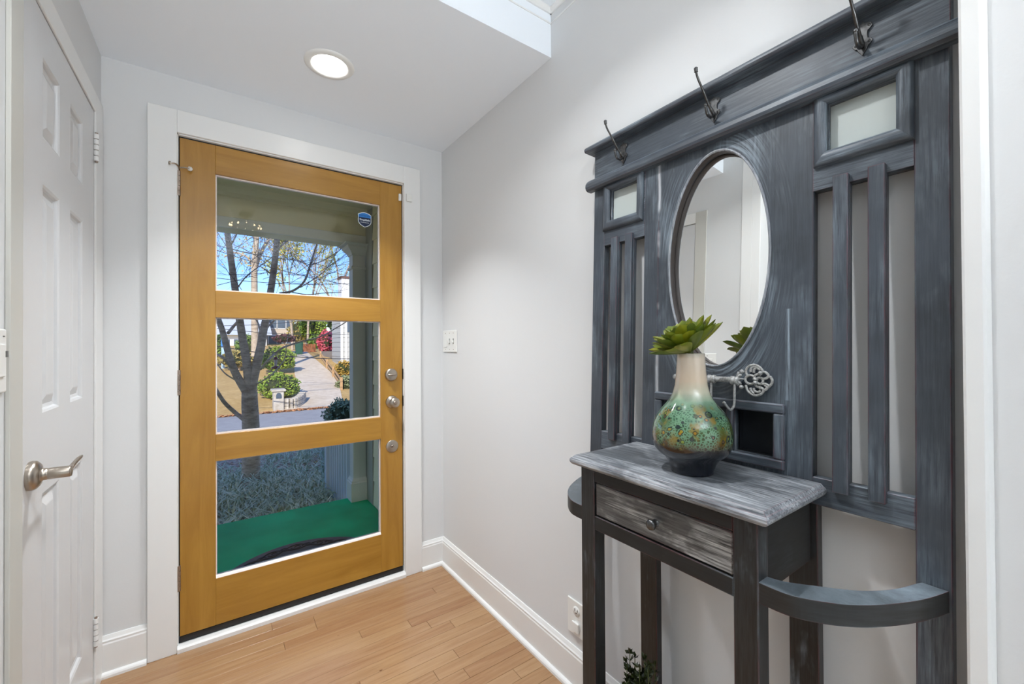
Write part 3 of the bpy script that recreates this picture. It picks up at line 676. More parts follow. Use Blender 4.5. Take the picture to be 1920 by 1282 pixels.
# boards above each slatted opening, with a square window
for k in (0, 1):
    f = (lambda y: y) if k == 0 else mirY
    y0, y1 = sorted((f(0.1965), f(0.353)))
    w0, w1 = sorted((f(0.2195), f(0.3275)))
    tsheet('window_board', [rect(y0, y1, 1.575, 1.806), rect(w0, w1, 1.650, 1.750)], 0, TH, MT['ph'])
    # mitred window frame: four mouldings
    o0, o1 = sorted((f(0.1945), f(0.3500)))
    outer = (o0, o1, 1.621, 1.768); inner = (w0, w1, 1.650, 1.750)
    sides = [((outer[0], outer[2]), (outer[1], outer[2]), (inner[1], inner[2]), (inner[0], inner[2]), 'ph'),
             ((outer[1], outer[2]), (outer[1], outer[3]), (inner[1], inner[3]), (inner[1], inner[2]), 'pv'),
             ((outer[1], outer[3]), (outer[0], outer[3]), (inner[0], inner[3]), (inner[1], inner[3]), 'ph'),
             ((outer[0], outer[3]), (outer[0], outer[2]), (inner[0], inner[2]), (inner[0], inner[3]), 'pv')]
    fr0 = None
    for A, B, C_, D_, mm in sides:
        mb = MB()
        lerp = lambda p, q, t_: (p[0]+(q[0]-p[0])*t_, p[1]+(q[1]-p[1])*t_)
        st = [(0.0, 0.0005), (0.0, 0.007), (0.25, 0.0115), (0.6, 0.0125), (0.85, 0.010), (1.0, 0.006), (1.0, -0.004)]
        for t_, dd in st:
            p = lerp(A, D_, t_); q = lerp(B, C_, t_)
            mb.v.extend([(-dd, p[0], p[1]), (-dd, q[0], q[1])])
        for i in range(len(st)-1): mb.f.append((2*i, 2*i+1, 2*i+3, 2*i+2)); mb.sm.append(True)
        obj('window_frame', mb, MT[mm], tree, 0, local=True)
    pn = obj('window_pane', tb(-0.020, -0.017, w0-0.005, w1+0.005, 1.645, 1.755), MT['frost'], tree, 0, local=True, label='pale green frosted glass pane')
    # bottom rail of the opening
    obj('lower_rail', tb(-TH, 0, y0, y1, 0.922, 0.978), MT['ph'], tree, 0.0012, local=True)
    for ya in (0.234, 0.290):
        s0, s1 = sorted((f(ya), f(ya+0.0255)))
        mb = MB().prism([(-0.010, 0.958), (0.0085, 0.958), (0.012, 0.963), (0.012, 1.586), (0.009, 1.591), (0.0005, 1.591), (0.0005, 1.5745), (-0.010, 1.5745), (-0.010, 0.979), (0.0005, 0.979), (0.0005, 0.958)][:1] + [(0.0085, 0.958), (0.012, 0.963), (0.012, 1.586), (0.009, 1.591), (0.0006, 1.591), (0.0006, 1.5735), (-0.012, 1.5735), (-0.012, 0.9795), (0.0006, 0.9795), (0.0006, 0.958)][0:0] + [], lambda p, q, t_: (-p, t_, q), s0, s1) if False else \
            MB().box(-0.012, -0.0006, s0, s1, 0.958, 1.591).box(-0.0006, 0.014, s0, s1, 0.979, 1.5740)
        obj('slat', mb, MT['pv'], tree, 0.0012, local=True)
# centre boards with oval mirror hole and the three cubby holes
oval = lambda a, b_, n=56, cy_=0.5660, cz_=1.4707: [(cy_+a*math.copysign(abs(math.cos(2*PI*k/n))**1.02, math.cos(2*PI*k/n)), cz_+b_*math.sin(2*PI*k/n)) for k in range(n)]
cells = [(0.4246, 0.5131), (0.5285, 0.6170), (0.6324, 0.7085)]
tsheet('centre_board', [rect(0.353, 0.7305, 0.922, 1.806), oval(0.129, 0.272)] + [rect(a, b_, 1.000, 1.100) for a, b_ in cells], 0, TH, MT['pc'])
obj('centre_plank', tb(-TH, 0.0003, 0.7318, 0.780, 0.922, 1.806), MT['pc'], tree, 0.0012, local=True)
# rim and mirror
rim = MB(); n = 64; o_ = oval(0.1325, 0.2755, n); i_ = oval(0.1265, 0.2695, n)
prof_ = [(0, 0.0005), (0.15, 0.0035), (0.5, 0.0048), (0.85, 0.0035), (1.0, 0.0)]
for t_, dd in prof_:
    for k in range(n): rim.v.append((-dd, o_[k][0]+(i_[k][0]-o_[k][0])*t_, o_[k][1]+(i_[k][1]-o_[k][1])*t_))
for i in range(len(prof_)-1):
    for k in range(n):
        k2 = (k+1) % n; rim.f.append((i*n+k, i*n+k2, (i+1)*n+k2, (i+1)*n+k)); rim.sm.append(True)
obj('mirror_rim', rim, MT['rim'], tree, 0, local=True, label='oval rim brushed with white paint')
rw = MB(); i2 = oval(0.1288, 0.2718, n); i3 = oval(0.1262, 0.2692, n)
for ring_, dd in ((i_, 0.0), (i3, -0.008), (i3, -0.0195), (i2, -0.0195)):
    for k in range(n): rw.v.append((-dd, ring_[k][0], ring_[k][1]))
for i in range(3):
    for k in range(n):
        k2 = (k+1) % n; rw.f.append((i*n+k, i*n+k2, (i+1)*n+k2, (i+1)*n+k)); rw.sm.append(True)
obj('mirror_recess', rw, plain('mirror_recess_brown', srgb(58, 48, 44), 0.5), tree, 0, local=True, label='dark brown inner edge of the mirror recess')
mr = MB(); ov = oval(0.131, 0.274, 64)
ya = R(1.5)
mr.v = [(0.0240-math.sin(ya)*(p-0.566), p, q) for p, q in ov] + [(0.0275-math.sin(ya)*(p-0.566), p, q) for p, q in ov]
mr.f = [tuple(range(64)), tuple(range(127, 63, -1))]+[(k, (k+1) % 64, 64+(k+1) % 64, 64+k) for k in range(64)]; mr.sm = [False]*66
obj('mirror', mr, MT['mirror'], tree, 0, local=True, label='oval mirror glass')
# cubby boxes and frame
for a, b_ in cells:
    bx_ = MB(); D = 0.045
    bx_.box(TH-0.004, D, a-0.004, a, 0.996, 1.104); bx_.box(TH-0.004, D, b_, b_+0.004, 0.996, 1.104)
    bx_.box(TH-0.004, D, a, b_, 0.996, 1.000); bx_.box(TH-0.004, D, a, b_, 1.100, 1.104); bx_.box(D-0.004, D, a, b_, 1.0, 1.1)
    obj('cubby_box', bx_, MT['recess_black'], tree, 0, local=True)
CF = dict(y0=0.4026, y1=0.7305, h0=0.978, h1=1.1215)
obj('cubby_rail', tb(0.0003, 0.013, CF['y0'], CF['y1'], 1.100, CF['h1']), MT['ph'], tree, 0.003, local=True)
obj('cubby_rail', tb(0.0003, 0.013, CF['y0'], CF['y1'], CF['h0'], 1.000), MT['ph'], tree, 0.003, local=True)
for a, b_ in ((CF['y0'], 0.4246), (0.5131, 0.5285), (0.6170, 0.6324), (0.7085, CF['y1'])):
    obj('cubby_divider', tb(0.0003, 0.0125, a, b_, 1.0003, 1.0997), MT['pv'], tree, 0.003, local=True)
# key shaped rack: long shaft, collars, ornate bow, bit, three hooks
key = obj('key_rack', MB().tube([(-0.013, 0.655, 1.166), (-0.013, 0.500, 1.168)], 0.0068, 12), MT['cast'], tree, 0, local=True, label='grey cast iron key shaped rack')
def kp(x, y_, d_=0.010): return (-d_, 0.4545-(x-590)*0.000137, 1.1700+(675-y_)*0.000128)
bow = MB()
loops = [([(455+82*math.cos(2*PI*k/20), 670+78*math.sin(2*PI*k/20)) for k in range(20)], True), ([(605+52*math.cos(2*PI*k/16), 680+58*math.sin(2*PI*k/16)) for k in range(16)], True),
  ([(400, 590), (382, 510), (430, 430), (520, 402), (600, 440), (645, 500), (625, 555), (600, 530)], False), ([(460, 530), (468, 470), (520, 430), (560, 440)], False), ([(512, 545), (515, 490), (560, 455), (612, 490)], False),
  ([(385, 770), (408, 860), (470, 925), (550, 945), (630, 910), (665, 850), (640, 805), (605, 815)], False), ([(455, 815), (470, 870), (520, 920)], False), ([(510, 815), (525, 865), (580, 885), (620, 850)], False),
  ([(640, 520), (700, 530), (738, 580), (705, 630), (650, 640)], False), ([(758, 590), (795, 650), (785, 720), (735, 785), (680, 840)], False), ([(650, 735), (700, 730), (750, 765)], False),
  ([(520, 640), (530, 590), (580, 565), (620, 570)], False), ([(530, 715), (545, 770), (600, 795), (630, 790)], False), ([(680, 750), (720, 790), (700, 830)], False)]
for pts, cl in loops:
    P_ = [kp(*p) for p in pts]
    if cl: bow.tube(P_, 0.0029, 8, closed=True)
    else: bow.tube(smooth_path(P_, 5), 0.0029, 8)
obj('key_bow', bow, MT['cast'], key, 0, local=True)
for pts in ([(240, 670), (360, 665)], [(245, 650), (310, 590), (330, 600)], [(245, 690), (310, 760), (320, 755)], [(250, 630), (280, 550), (300, 560)], [(255, 705), (275, 790), (285, 780)]):
    P_ = [kp(*p, 0.014) for p in pts]; obj('key_petal', MB().tube(P_, [0.0026]+[0.0036]*(len(P_)-2)+[0.0012], 8), MT['cast'], key, 0, local=True)
for x, y_ in ((330, 528), (322, 812), (235, 672), (625, 545), (545, 655), (550, 712)): obj('key_bead', MB().lathe([(0, -0.0055), (0.0042, -0.003), (0.005, 0), (0.0042, 0.003), (0, 0.0055)], kp(x, y_, 0.014), (1, 0, 0), 10), MT['cast'], key, 0, local=True)
for yc in (0.5635, 0.5065):
    obj('collar', MB().lathe([(0.007, -0.010), (0.0102, -0.0085), (0.0102, -0.0035), (0.0088, -0.001), (0.0088, 0.001), (0.0102, 0.0035), (0.0102, 0.0085), (0.007, 0.010)], (-0.013, yc, 1.1668), (0, 1, 0), 16), MT['cast'], key, 0, local=True)
obj('key_bit', MB().box(-0.016, -0.010, 0.630, 0.652, 1.140, 1.158).box(-0.0155, -0.0105, 0.645, 0.651, 1.150, 1.190).lathe([(0, -0.008), (0.006, -0.006), (0.009, 0), (0.006, 0.006), (0, 0.008)], (-0.013, 0.662, 1.166), (0, 1, 0), 12), MT['cast'], key, 0, local=True)
for yc in (0.620, 0.5635, 0.5065):
    h = MB().tube(smooth_path([(-0.014, yc, 1.158), (-0.015, yc, 1.135), (-0.017, yc, 1.108), (-0.030, yc+0.002, 1.0985), (-0.040, yc+0.006, 1.108), (-0.044, yc+0.008, 1.1135)]), 0.0030, 8)
    h.lathe([(0, -0.004), (0.0035, -0.002), (0.004, 0), (0.0035, 0.002), (0, 0.004)], (-0.045, yc+0.0085, 1.1145), (0, 0, 1), 10)
    obj('key_hook', h, MT['cast'], key, 0, local=True)
# three coat hooks on the header board
def ornate(yc, hc):
    half = [(0.0, 0.033), (0.003, 0.028), (0.009, 0.027), (0.0135, 0.024), (0.0145, 0.018), (0.011, 0.014), (0.0075, 0.012), (0.0065, 0.004), (0.0080, -0.004), (0.0130, -0.006), (0.0150, -0.011), (0.0120, -0.016), (0.0080, -0.018), (0.0065, -0.024), (0.003, -0.029), (0.0, -0.034)]
    return [(yc+p, hc+q) for p, q in half]+[(yc-p, hc+q) for p, q in reversed(half[1:-1])]
for yc in (0.860, 0.5690, 0.2690):
    hc = 1.8515
    hk = tsheet('coat_hook', [ornate(yc, hc)], 0.0050, 0.0032, MT['pewter'], 0.0006, label='pewter double prong coat hook')
    pr_ = MB().tube(smooth_path([(-0.006, yc, hc-0.014), (-0.016, yc, hc-0.006), (-0.030, yc, hc+0.004), (-0.056, yc, hc+0.030), (-0.078, yc, hc+0.050), (-0.086, yc, hc+0.063)]), [0.0042]*8+[0.0034]*10+[0.0026]*13, 10)
    pr_.lathe([(0.003, -0.004), (0.0048, -0.003), (0.0035, -0.001), (0.0048, 0.001), (0.0036, 0.003), (0.005, 0.005), (0.0030, 0.008), (0, 0.0085)], (-0.0865, yc, hc+0.066), (-0.2, 0, 1), 12)
    obj('upper_prong', pr_, MT['pewter'], hk, 0, local=True)
    lo = MB().tube(smooth_path([(-0.006, yc, hc-0.016), (-0.020, yc, hc-0.026), (-0.034, yc, hc-0.024), (-0.041, yc, hc-0.012), (-0.042, yc, hc-0.006)]), 0.0034, 10)
    lo.lathe([(0, -0.005), (0.004, -0.003), (0.0048, 0), (0.004, 0.003), (0, 0.005)], (-0.042, yc, hc-0.003), (0, 0, 1), 12)
    obj('lower_prong', lo, MT['pewter'], hk, 0, local=True)
    for dy, dh in ((0.0105, 0.0205), (-0.0105, 0.0205), (0.0105, -0.011), (-0.0105, -0.011)):
        obj('screw', MB().lathe([(0.0026, 0), (0.0022, 0.001), (0, 0.0014)], (-0.0048, yc+dy, hc+dh), (-1, 0, 0), 10), MT['pewter'], hk, 0, local=True)

# table section, standing upright in the room frame
ZTT = 0.968
TF, TBK = 0.748, 1.006
def wtab(name, mb, mat, bevel=0.0015, label=None, parent=None, seg=1): return obj(name, mb, mat, parent or tree, bevel, label=label, seg=seg)
top = MB(); z0, z1 = ZTT-0.0265, ZTT
# moulded edge: stack of insets
def slabring(m, lv):
    prev = None
    for ins, z in lv:
        ring = [(TF+ins, 0.3275+ins, z), (TBK, 0.3275+ins, z), (TBK, 0.8055-ins, z), (TF+ins, 0.8055-ins, z)]
        n = len(m.v); m.v.extend(ring)
        if prev is not None:
            for k in range(4): m.f.append((prev+k, prev+(k+1) % 4, n+(k+1) % 4, n+k)); m.sm.append(False)
        else: m.f.append((n+3, n+2, n+1, n)); m.sm.append(False)
        prev = n
    m.f.append((prev, prev+1, prev+2, prev+3)); m.sm.append(False)
slabring(top, [(0.012, z0), (0.004, z0+0.004), (0.0, z0+0.010), (0.0, z0+0.016), (0.003, z0+0.020), (0.0045, z0+0.0203), (0.007, z1-0.003), (0.010, z1)])
wtab('table_top', top, MT['ph_white'], 0.0, label='whitewashed table top with moulded edge')
LZ = z0
for (a, b_) in ((0.3530, 0.3965), (0.7415, 0.7865)):
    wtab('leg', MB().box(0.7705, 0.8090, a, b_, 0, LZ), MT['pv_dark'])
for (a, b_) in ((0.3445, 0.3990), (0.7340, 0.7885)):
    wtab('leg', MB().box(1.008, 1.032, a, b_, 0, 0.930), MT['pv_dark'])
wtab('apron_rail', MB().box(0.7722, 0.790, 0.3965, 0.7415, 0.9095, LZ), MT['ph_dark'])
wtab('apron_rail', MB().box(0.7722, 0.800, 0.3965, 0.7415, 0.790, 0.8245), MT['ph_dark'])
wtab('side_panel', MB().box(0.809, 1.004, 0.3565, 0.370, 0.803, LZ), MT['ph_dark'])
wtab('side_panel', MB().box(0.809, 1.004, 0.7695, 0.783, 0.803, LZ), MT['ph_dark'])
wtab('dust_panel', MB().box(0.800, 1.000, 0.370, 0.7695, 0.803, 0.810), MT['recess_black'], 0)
dr = wtab('drawer', MB().box(0.7745, 0.79, 0.3995, 0.7385, 0.8275, 0.9065).box(0.79, 0.98, 0.404, 0.412, 0.83, 0.895).box(0.79, 0.98, 0.726, 0.734, 0.83, 0.895), MT['drawer'], 0.002, label='whitewashed drawer front with round pewter knob')
wtab('drawer_gap', MB().box(0.7800, 0.7895, 0.3965, 0.3992, 0.8245, 0.9095).box(0.7800, 0.7895, 0.7388, 0.7415, 0.8245, 0.9095).box(0.780, 0.7895, 0.3965, 0.7415, 0.9068, 0.9095).box(0.780, 0.7895, 0.3965, 0.7415, 0.8245, 0.8272), MT['black'], 0)
obj('knob', MB().lathe([(0.0085, 0), (0.0075, 0.002), (0.0050, 0.005), (0.0055, 0.010), (0.0100, 0.013), (0.0115, 0.016), (0.0105, 0.020), (0.0055, 0.0225), (0, 0.0228)], (0.7745, 0.5640, 0.8670), (-1, 0, 0), 24), MT['pewter'], dr)
# curved umbrella hoops
op = [(0.772, 0.353), (0.773, 0.320), (0.781, 0.293), (0.8075, 0.2550), (0.845, 0.2220), (0.896, 0.1925), (0.948, 0.1705), (1.0010, 0.155)]
ip = [(1.0010, 0.1880), (0.983, 0.1945), (0.935, 0.2110), (0.884, 0.2425), (0.838, 0.2940), (0.812, 0.328), (0.804, 0.353)]
for k in (0, 1):
    f = (lambda y: y) if k == 0 else mirY
    O_ = smooth_path([(x, f(y_), 0) for x, y_ in op], 9); I_ = smooth_path([(x, f(y_), 0) for x, y_ in ip], 9)
    n = min(len(O_), len(I_))
    I_ = list(reversed(I_)); rs = lambda L: [L[round(i*(len(L)-1)/(n-1))] for i in range(n)]
    O_, I_ = rs(O_), rs(I_); hb = MB(); zb, zt_ = 0.801, 0.8365
    for i in range(n):
        o_, i_2 = O_[i], I_[i]
        hb.v.extend([(o_.x, o_.y, zb), (o_.x, o_.y, zt_), (i_2.x, i_2.y, zt_), (i_2.x, i_2.y, zb)])
    for i in range(n-1):
        for k2 in range(4): hb.f.append((4*i+k2, 4*i+(k2+1) % 4, 4*i+4+(k2+1) % 4, 4*i+4+k2)); hb.sm.append(False)
    hb.f.append((0, 1, 2, 3)); hb.f.append((4*n-1, 4*n-2, 4*n-3, 4*n-4)); hb.sm += [False, False]
    wtab('umbrella_hoop', hb, MT['hoop'], 0, label='curved rail with white brushed top')

# ------------------------------------------------------------------ vase with succulent
VX, VY = 0.868, 0.536
vz = thing('vase', (VX, VY, ZTT), 'bottle shaped ceramic vase with cream neck, green speckled belly and navy foot', 'vase')
vp = [(0.0, 0.001), (0.040, 0.0), (0.0445, 0.002), (0.0450, 0.008), (0.0500, 0.022), (0.0575, 0.034), (0.0700, 0.043), (0.0785, 0.053), (0.0825, 0.067), (0.0838, 0.082), (0.0830, 0.096), (0.0800, 0.110), (0.0740, 0.124), (0.0650, 0.138), (0.0540, 0.151), (0.0450, 0.163), (0.0385, 0.177), (0.0345, 0.193), (0.0325, 0.210), (0.0308, 0.230), (0.0295, 0.250), (0.0290, 0.262), (0.0282, 0.2645), (0.0265, 0.2640), (0.0258, 0.258), (0.0260, 0.20), (0.0, 0.195)]
obj('body', MB().lathe(vp, (VX, VY, ZTT), (0, 0, 1), 64), MT['vase'], vz)
su = thing('succulent', (VX, VY, ZTT+0.2665), 'artificial green succulent rosette standing in the vase neck', 'plant')
stem = MB().cyl((VX, VY, ZTT+0.197), (VX, VY, ZTT+0.270), 0.006, 8)
obj('stem', stem, MT['stem'], su)
def succ_leaf(L, Wd, curl):
    """thick pointed spoon leaf along +x, in local coordinates"""
    mb = MB(); n = 9; m_ = 6; row_ = m_+1
    prof_w = [0.26, 0.36, 0.50, 0.66, 0.82, 0.95, 1.0, 0.92, 0.66, 0.05]
    for side in (1, -1):
        for i in range(n+1):
            t_ = i/n; w = Wd*prof_w[i]; th = 0.0026*(1-t_)**0.35+0.0009
            for j in range(m_+1):
                s_ = -1+2*j/m_
                mb.v.append((L*t_, w*s_, curl*t_*t_ + 0.30*w*s_*s_ + side*th*(1-s_*s_)))
    off = (n+1)*row_
    for i in range(n):
        for j in range(m_):
            a_ = i*row_+j
            mb.f.append((a_, a_+row_, a_+row_+1, a_+1)); mb.f.append((off+a_, off+a_+1, off+a_+row_+1, off+a_+row_)); mb.sm += [True, True]
    return mb
axis_tilt = Vector((-0.36, 0.24, 1)).normalized()      # rosette leans towards the door side
qrot = Vector((0, 0, 1)).rotation_difference(axis_tilt).to_matrix()
random.seed(5)
base_c = Vector((VX, VY, ZTT+0.2665))
lmats = [leafmat('succulent_leaf_a', srgb(98, 112, 28), srgb(126, 138, 38), 0.38, 30), leafmat('succulent_leaf_b', srgb(112, 128, 28), srgb(150, 148, 34), 0.38, 30), leafmat('succulent_leaf_c', srgb(80, 98, 34), srgb(108, 124, 46), 0.38, 30)]
rings = [(12, 19, 0.092, 0.0170), (12, 28, 0.088, 0.0172), (12, 40, 0.078, 0.0168), (10, 51, 0.064, 0.0150), (9, 63, 0.055, 0.0130), (6, 76, 0.044, 0.0105)]
for ri, (cnt, el, L, wd) in enumerate(rings):
    for k in range(cnt):
        az = 2*PI*(k+0.5*(ri % 2))/cnt+random.uniform(-0.12, 0.12); e_ = R(el+random.uniform(-5, 5)); l_ = L*random.uniform(0.90, 1.08)
        mb = succ_leaf(l_, wd*random.uniform(0.9, 1.1), 0.009)
        Rm = qrot @ Matrix.Rotation(az, 3, 'Z') @ Matrix.Rotation(-e_, 3, 'Y')
        mb.mapped(lambda v: base_c + axis_tilt*(0.003+0.0022*ri) + Rm @ (v+Vector((0.002, 0, 0))))
        obj('leaf', mb, lmats[(ri*3+k) % 3], su)

# ------------------------------------------------------------------ potted boxwood under the table
BX, BY = 0.870, 0.690
bwp = thing('boxwood_plant', (BX, BY, 0), 'dark green boxwood sprigs in a pot on the floor under the drawer', 'plant')
obj('pot', MB().lathe([(0.050, 0), (0.052, 0.005), (0.066, 0.120), (0.070, 0.122), (0.070, 0.135), (0.062, 0.135), (0.060, 0.118), (0, 0.118)], (BX, BY, 0), (0, 0, 1), 32), MT['pot'], bwp)
obj('soil', MB().lathe([(0.0605, 0.1185), (0.03, 0.124), (0, 0.125)], (BX, BY, 0), (0, 0, 1), 24), MT['soil'], bwp)
random.seed(21)
fol = MB(); stm = MB()
def small_leaf(mb, p, dir_, L, W_, up=None):
    d_ = Vector(dir_).normalized(); s_ = d_.cross(Vector((random.uniform(-1, 1), random.uniform(-1, 1), random.uniform(-1, 1)))).normalized(); nrm = d_.cross(s_)
    n = len(mb.v); p = Vector(p)
    mb.v.extend([tuple(p), tuple(p+d_*L*0.5+s_*W_+nrm*W_*0.3), tuple(p+d_*L), tuple(p+d_*L*0.5-s_*W_+nrm*W_*0.3)])
    mb.f.extend([(n, n+1, n+2), (n, n+2, n+3)]); mb.sm += [False, False]
for k in range(190):
    a = random.uniform(0, 2*PI); rr = 0.062*random.random()**0.6; hgt = 0.425-0.20*(rr/0.062)**2-random.uniform(0, 0.05)
    if k < 9: hgt = 0.445+random.uniform(-0.02, 0.02); rr = random.uniform(0.01, 0.04)
    p0 = Vector((BX+0.2*rr*math.cos(a), BY+0.2*rr*math.sin(a), 0.118)); p1 = Vector((BX+rr*1.25*math.cos(a), BY+rr*1.25*math.sin(a), hgt))
    pm = (p0+p1)/2+Vector((rr*0.5*math.cos(a), rr*0.5*math.sin(a), 0)); path = smooth_path([p0, pm, p1], 6)
    stm.tube(path, 0.0011, 4, caps=False)
    for i in range(3, len(path)):
        for r_ in range(4):
            aa = random.uniform(0, 2*PI); small_leaf(fol, path[i], (math.cos(aa), math.sin(aa), random.uniform(0.2, 1.4)), random.uniform(0.012, 0.018), 0.0046)
    small_leaf(fol, p1, (0, 0, 1), 0.016, 0.004); small_leaf(fol, p1, (0.5*math.cos(a), 0.5*math.sin(a), 1), 0.015, 0.004)
obj('stems', stm, MT['stem'], bwp)
obj('foliage', fol, MT['box_dark'], bwp, kind='stuff')

# outdoors
# ================================================================== OUTDOORS
def lin(v, pts):
    for (a, b_), (c, d_) in zip(pts, pts[1:]):
        if v <= c: return b_+(d_-b_)*(v-a)/(c-a)
    return pts[-1][1]
def gz(Y):
    """height of the ground along the view: yard falls to the street, the far bank climbs"""
    return lin(Y, [(2.0, -0.42), (4.0, -0.42), (6.2, -0.56), (13.3, -1.02), (17.0, -1.04), (19.0, -0.83), (36.0, 0.86), (80, 3.0)])
def gmat(name, c1, c2, c3, scale, rough=0.9, bs=None):
    m, nt, b = newmat(name); n = noise(nt, scale, 6, 0.65, coords(nt)); n2 = noise(nt, scale*0.12, 3, 0.5, coords(nt))
    c = ramp(nt, n, [(0.35, c1), (0.5, c2), (0.68, c3)]); c = mixc(nt, ramp(nt, n2, [(0.4, G(0)), (0.6, G(0.5))]), c, c1)
    nt.links.new(c, b.inputs['Base Color']); b.inputs['Roughness'].default_value = rough
    if bs: bump(nt, b, n, bs, 0.02)
    return m
MO = {}
MO['mulch'] = gmat('leafy_mulch', srgb(176, 140, 120), srgb(216, 182, 158), srgb(240, 214, 192), 26, bs=0.8)
MO['asphalt'] = gmat('pale_asphalt', srgb(150, 150, 152), srgb(164, 164, 166), srgb(176, 176, 178), 30)
MO['straw'] = gmat('dormant_lawn', srgb(180, 146, 88), srgb(200, 166, 106), srgb(214, 184, 130), 7, bs=0.3)
MO['concrete'] = gmat('drive_concrete', srgb(208, 190, 166), srgb(222, 206, 184), srgb(232, 218, 198), 4)
MO['turf'] = plain('green_turf_carpet', srgb(24, 188, 128), 0.95, bump_s=(420, 0.7, 0.003), var=0.16, var_scale=3.0, spec=0.1)
MO['porch'] = plain('porch_greige_paint', srgb(240, 228, 186), 0.6, spec=0.3)
MO['column'] = plain('porch_column_paint', srgb(214, 212, 202), 0.6, spec=0.3)
MO['porch_lt'] = plain('porch_light_trim', srgb(238, 234, 222), 0.5)
MO['porch_dk'] = plain('porch_corner_board', srgb(166, 164, 150), 0.6)
MO['rail'] = plain('pale_railing_paint', srgb(205, 214, 218), 0.5)
MO['mat'] = plain('grey_doormat', srgb(92, 92, 98), 0.9, bump_s=(300, 0.5, 0.002))
MO['matb'] = plain('black_rubber_scrolls', srgb(30, 28, 30), 0.6)
MO['siding'] = plain('house_siding', srgb(182, 182, 178), 0.7)
MO['white'] = plain('house_white', srgb(235, 236, 238), 0.6)
MO['roof'] = plain('grey_shingles', srgb(128, 130, 134), 0.8, var=0.2, var_scale=3)
MO['win'] = plain('dark_window', srgb(84, 96, 110), 0.15)
MO['tan'] = plain('tan_house_wall', srgb(196, 180, 162), 0.8)
def barkmat(name, c1, c2, s=9):
    m, nt, b = newmat(name); n = noise(nt, s, 6, 0.7, coords(nt, (1, 1, 3.0))); 
    nt.links.new(ramp(nt, n, [(0.35, c1), (0.65, c2)]), b.inputs['Base Color']); b.inputs['Roughness'].default_value = 0.9; bump(nt, b, n, 0.7, 0.02); return m
MO['bark'] = barkmat('grey_brown_bark', srgb(160, 134, 112), srgb(222, 198, 172))
MO['bark_pale'] = barkmat('pale_bark', srgb(150, 132, 112), srgb(196, 180, 160), 4)
MO['twig'] = plain('twig_brown', srgb(104, 84, 72), 0.9)
MO['cable'] = plain('black_cable', srgb(40, 40, 44), 0.6)

# ---- porch
S2 = dict()
def st(name, mb, mat, bevel=0, label=None): return struct(name, mb, mat, bevel, label)
st('porch_floor', MB().box(-3.2, 1.10, 2.40, 3.955, -0.42, -0.135), MO['porch_lt'], label='porch slab under the green carpet')
st('porch_carpet', MB().box(-3.2, 1.098, 2.402, 3.960, -0.135, -0.120), MO['turf'], label='green artificial turf carpet on the porch floor')
sw = st('porch_wall', MB().box(1.118, 1.30, 2.36, 3.99, -0.6, 2.9), MO['porch_dk'], label='greige side wall of the porch')
zz0 = -0.12; kk = 0
while zz0 < 2.42:
    obj('siding_board', MB().prism([(1.102, zz0), (1.100, zz0+0.002), (1.110, zz0+0.208), (1.118, zz0+0.208), (1.118, zz0)], lambda p, q, t_: (p, t_, q), 2.362, 3.655), MO['porch'], sw)
    zz0 += 0.208
obj('corner_board', MB().box(1.096, 1.118, 3.660, 3.838, -0.12, 2.44), MO['porch_dk'], sw, 0.002)
bm_ = st('porch_beam', MB().box(-3.2, 1.30, 3.850, 4.010, 2.200, 2.475), MO['porch'], label='greige beam across the porch opening')
obj('beam_trim', MB().box(-3.2, 1.10, 3.832, 3.850, 2.160, 2.242), MO['porch_lt'], bm_, 0.003)
obj('beam_soffit', MB().box(-3.2, 1.10, 3.850, 4.030, 2.160, 2.200), MO['porch'], bm_, 0.002)
obj('beam_crown', MB().prism([(3.850, 2.400), (3.832, 2.405), (3.826, 2.430), (3.800, 2.460), (3.795, 2.475), (3.850, 2.475)], lambda p, q, t_: (t_, p, q), -3.2, 1.10), MO['porch'], bm_)
st('porch_ceiling', MB().box(-3.2, 1.30, 2.36, 4.25, 2.475, 2.62), MO['porch'], label='greige porch ceiling')
co = thing('porch_column', (1.03, 3.90, -0.12), 'square greige porch column with flared capital at the right end of the porch', 'column')
obj('shaft', MB().box(0.982, 1.094, 3.840, 3.960, -0.10, 2.12), MO['column'], co, 0.003)
def sqring(m, lv):
    prev = None
    for g, z in lv:
        ring = [(0.982-g, 3.840-g, z), (1.095, 3.840-g, z), (1.095, 3.960+g, z), (0.982-g, 3.960+g, z)]
        n = len(m.v); m.v.extend(ring)
        if prev is None: m.f.append((n+3, n+2, n+1, n)); m.sm.append(False)
        else:
            for k in range(4): m.f.append((prev+k, prev+(k+1) % 4, n+(k+1) % 4, n+k)); m.sm.append(False)
        prev = n
    m.f.append((prev, prev+1, prev+2, prev+3)); m.sm.append(False); return m
obj('capital', sqring(MB(), [(0.003, 2.060), (0.010, 2.066), (0.010, 2.076), (0.020, 2.090), (0.045, 2.118), (0.052, 2.130), (0.052, 2.140), (0.075, 2.150), (0.080, 2.158)]), MO['column'], co)
obj('neck_band', sqring(MB(), [(0.002, 1.935), (0.013, 1.942), (0.013, 1.958), (0.002, 1.966)]), MO['column'], co)
obj('plinth', sqring(MB(), [(0.022, -0.119), (0.022, 0.040), (0.016, 0.048), (0.016, 0.058), (0.008, 0.068), (0.002, 0.082)]), MO['column'], co)
